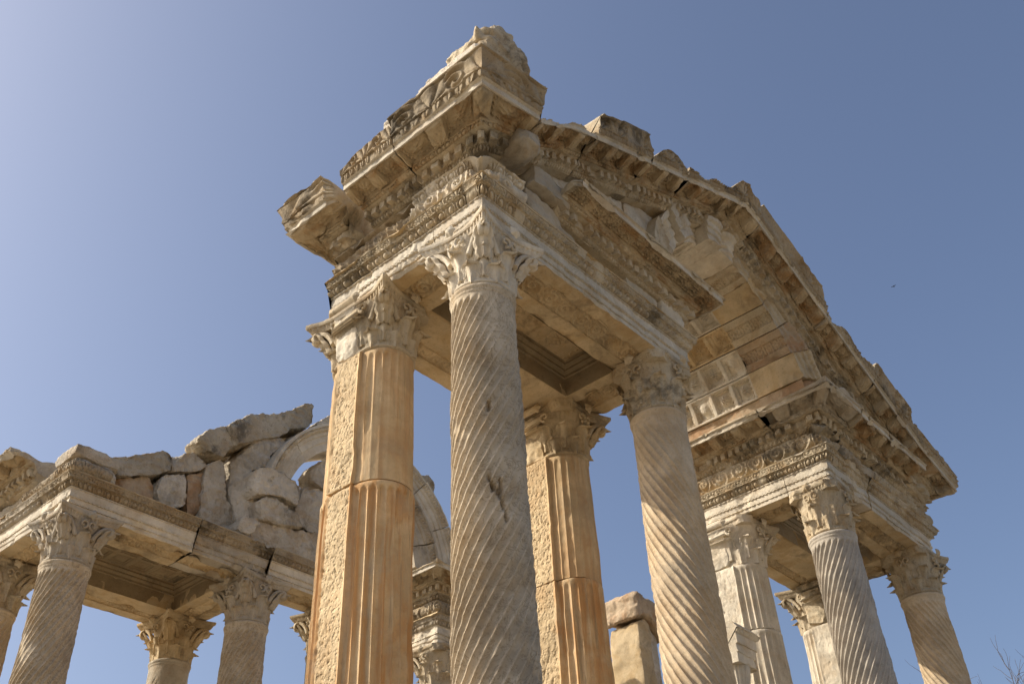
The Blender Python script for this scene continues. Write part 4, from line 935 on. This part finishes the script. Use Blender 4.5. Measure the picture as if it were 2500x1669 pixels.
for i, (k, y, th, mt, lab, pts) in enumerate(rocks):
    rock('ruin_block', pts, 'y', y, y+th, M[{'dark': 'rubbled', 'white': 'rubblew', 'grey': 'rubble', 'entab': 'rubble'}.get(mt, mt)], lab, 'stone block', seed=300+i*3, vox=.021, amt=.55, bev=0, chops=16, rough=1.5, fn={'R9': turned(3.12), 'R14': turned(3.05), 'R17': turned(2.8), 'R15': turned(3.1)}.get(k), group='loose stones of the distant ruin')
# distant arch ring
arch2 = empty('ruined_arch', (5.79, 8.8, 1.4), 'ruined round arch ring with egg moulding, mostly hidden behind the ochre pier', 'arch')
def ring_block(a0, a1, r0, r1, y0, y1, mat, seed, mouldings=True, ctr=(5.79, 1.4)):
    n = max(8, int(R(a1-a0)*r1/.022)); aa = np.linspace(R(a0)+.004, R(a1)-.004, n); tr = np.linspace(0, 1, 40); A, T = np.meshgrid(aa, tr, indexing='ij')
    rr = r0+T*(r1-r0); fy = -(.03*sst(.3, .33, T)+.03*sst(.56, .59, T)+.07*sst(.68, .78, T)) if mouldings else 0*T
    if mouldings: fy = fy - 1.3*o_egg(A*r1, np.clip((T-.70)/.2, 0, 1), 1, p=.14)*(T > .70)*(T < .9)
    P = np.stack([ctr[0]-rr*np.cos(A), y0+fy, ctr[1]+rr*np.sin(A)], -1); P[..., 1] += .05*(fbm(P, 3, seed, 3)-.5)
    P[..., 2] += .03*(fbm(P, 2, seed+3, 2)-.5)
    K = P.copy(); K[..., 1] = y1
    mb = MB(); mb.grid(P, flip=True); mb.grid(K)
    for e in (0, -1): mb.grid(np.stack([P[:, e], K[:, e]], 1), flip=(e == -1))
    for e in (0, -1): mb.grid(np.stack([P[e], K[e]], 1), flip=(e == 0))
    return mb.build('voussoir', mat, arch2, org=arch2.location)
for a0, a1, m in [(8, 38, 'clean'), (38, 66, 'white'), (66, 98, 'clean'), (98, 128, 'clean'), (128, 152, 'clean'), (152, 178, 'white')]:
    ring_block(a0, a1, 2.08, 2.62, 8.6, 9.2, M[m], int(a0)+400)
for a0, a1 in [(104, 135), (135, 160), (160, 179)]:
    ring_block(a0, a1, 1.45, 2.07, 8.66, 9.1, M['grey'], int(a0)+450)
# distant right-hand pieces seen between the ochre pier and the cracked column
MX = 7.83
sweep('architrave_block', (8.4, FY, 0), 'architrave with beaded fasciae above the broken-capital column', 'architrave', [(MX, 9.5), (MX, FY), (11.9, FY)], sh(ARCH, zf), MAF, seed=141, amt=.8, res=.02, wear=.2)
sweep('frieze_block', (8.4, FY, .5), 'dark frieze stone between the two carved courses above the broken-capital column', 'frieze', [(MX, 9.4), (MX, FY), (9.2, FY)], sh(FRZ, zf), dict(core=M['dark'], carved_frieze=M['dark']), seed=142, amt=1.5, res=.02, wear=.3)
sweep('cornice_block', (8.4, FY, .95), 'small brown dentil cornice at the right foot of the distant arch', 'cornice', [(MX, 9.3), (MX, FY), (8.6, FY)], CORN(dz=-.1, sima=False), MC, seed=143, amt=1.2, res=.02, wear=.2)
brock('springer_wall', (7.75, 8.65, 1.3), (9.4, 9.3, 1.9), M['clean'], 'smooth wall stone at the right foot of the distant arch', 'masonry', seed=144)

# ------------------------------------------------------------------ background pieces
def bg_at(x, y, d):
    K = 2500/2349
    r = fw + rr_*((x*K-1250)/foc) - uu_*((y*K-834.5)/foc); return CP + r*d
c = bg_at(1458, 1500, 22.5); t_ = bg_at(1450, 1415, 22.5)
bp = empty('worn_pier', (c[0], c[1], -9.9), 'stubby brown masonry pier with a battered capital, low right of the orange pier', 'column')
zt = t_[2]
def loc_(o): o.location = -Vector(bp.location); return o
loc_(rock('shaft', [(c[0]-.42, -9.88), (c[0]+.10, -9.88), (c[0]+.10, zt-.05), (c[0]-.1, zt+.04), (c[0]-.40, zt-.10)], 'y', c[1]-.42, c[1]+.4, M['soffit'], parent=bp, seed=503, vox=.05, amt=.8, chops=4))
loc_(rock('pilaster', [(c[0]+.11, -9.88), (c[0]+.46, -9.88), (c[0]+.46, zt-.25), (c[0]+.11, zt-.04)], 'y', c[1]-.34, c[1]+.4, M['rubble'], parent=bp, seed=504, vox=.05, amt=.6, chops=4))
loc_(rock('capital', [(c[0]-.50, zt-.10), (c[0]-.05, zt+.06), (c[0]+.15, zt-.06), (c[0]+.52, zt-.42), (c[0]+.60, zt+.1), (c[0]+.56, zt+.48), (c[0]+.25, zt+.60), (c[0]-.1, zt+.50), (c[0]-.35, zt+.62), (c[0]-.52, zt+.5)], 'y', c[1]-.52, c[1]+.48, M['rust'], parent=bp, seed=501, vox=.03, amt=1.6, bev=.09, chops=10))
# far entablature corner on its own support, right of the pinkish column
p0 = bg_at(1738, 1508, 15.6); x0, y0, z0 = p0
fe = empty('entablature_fragment', (x0-.36, y0+.22, -8.74), 'small pale entablature corner low between the pinkish column and the pale pier', 'stone fragment')
FE = [('core', -.4, -.2, 0, -.2, 'none', 0), ('fasciae', 0, -.2, 0, -.06, 'none', 0), ('fasciae', .02, -.055, .02, .07, 'none', 0), ('fasciae', .04, .075, .04, .22, 'none', 0), ('fasciae', .04, .22, .10, .30, 'egg', 0), ('core', .10, .30, .0, .42, 'none', 0), ('core', 0, .42, -.4, .42, 'none', 0), ('core', -.4, .42, -.4, -.2, 'none', 0)]
fe2 = sweep('block', (x0, y0, z0), '', '', [(x0-.62, y0), (x0-.03, y0), (x0-.03, y0+.5)], sh(FE, z0), M['white'], seed=7, amt=.7, res=.015)
for ch in list(fe2.children):
    ch.parent = fe; ch.location = Vector((x0, y0, z0)) - fe.location
bpy.data.objects.remove(fe2)
mb = MB(); th = np.linspace(0, 2*PI, 96, endpoint=False); zz = np.linspace(z0-.205, -8.74, 40); T, Zz = np.meshgrid(th, zz, indexing='ij'); r_ = .16 + .06*sst(z0-.6, z0-.2, Zz) + .006*np.cos(T*24)
mb.grid(np.stack([x0-.36+np.cos(T)*r_, y0+.22+np.sin(T)*r_, Zz], -1), wrap=True, flip=True); mb.build('shaft', M['white'], fe, org=fe.location)
# bare tree at the lower right
tp = bg_at(2462, 1455, 24.)
tree = empty('bare_tree', (tp[0], tp[1], -9.9), 'leafless twigs of a tree at the lower right corner', 'tree')
rs = np.random.RandomState(12); mbt = MB(); mbb = MB()
def branch(p, d, L, r, lvl, mb_):
    n = 5; pts = [p]; 
    for i in range(n):
        d = d + rs.randn(3)*.16; d[2] += .05; d = d/np.linalg.norm(d); p = p + d*L/n; pts.append(p)
        if lvl < 5 and i >= 1:
            for _ in range(2 if lvl > 1 else 1):
                e = d + rs.randn(3)*.65; e[2] += .15; e /= np.linalg.norm(e); branch(p, e, L*rs.uniform(.5, .72), r*.55, lvl+1, mb_)
    mb_.tube(np.array(pts), np.linspace(r, r*.45, n+1), 4 if lvl > 2 else 7)
base = np.array([tp[0], tp[1], -9.9]); topz = tp[2]
H = topz + 9.9 - 1.2
mbt.tube(np.array([base, base+[.05, .03, H*.35], base+[0, .1, H*.7]]), [.2, .16, .11], 10)
for k in range(4):
    d = rs.randn(3)*.45; d[2] = 1; d /= np.linalg.norm(d); branch(base+[0, .1, H*(.45+.08*k)], d, H*.33, .035, 2, mbb)
mbt.build('trunk', M['bark'], tree, org=tree.location); mbb.build('crown', M['bark'], tree, org=tree.location)
# bird high in the sky
bp_ = bg_at(2050, 657, 105.)
bird = empty('bird', tuple(bp_), 'tiny dark bird flying in the blue sky right of the pediment', 'bird')
mb = MB(); mb.tube(np.array([[-.14, 0, 0], [-.08, 0, .01], [0, 0, .02], [.08, 0, .01], [.13, 0, .015], [.16, 0, .005]]), [.012, .035, .045, .035, .028, .006], 8); mb.build('body', M['feather'], bird)
for s in (-1, 1):
    mb = MB(); a = np.array([[[.05, 0, .02], [-.05, 0, .02]], [[.06, s*.12, .07], [-.04, s*.12, .07]], [[.0, s*.26, .05], [-.05, s*.24, .045]]], float)
    mb.grid(a, flip=(s < 0)); b2 = a.copy(); b2[..., 2] -= .008; mb.grid(b2, flip=(s > 0)); mb.build('wing', M['feather'], bird)
print('verts', sum(len(o.data.vertices) for o in SC.objects if o.type == 'MESH'))
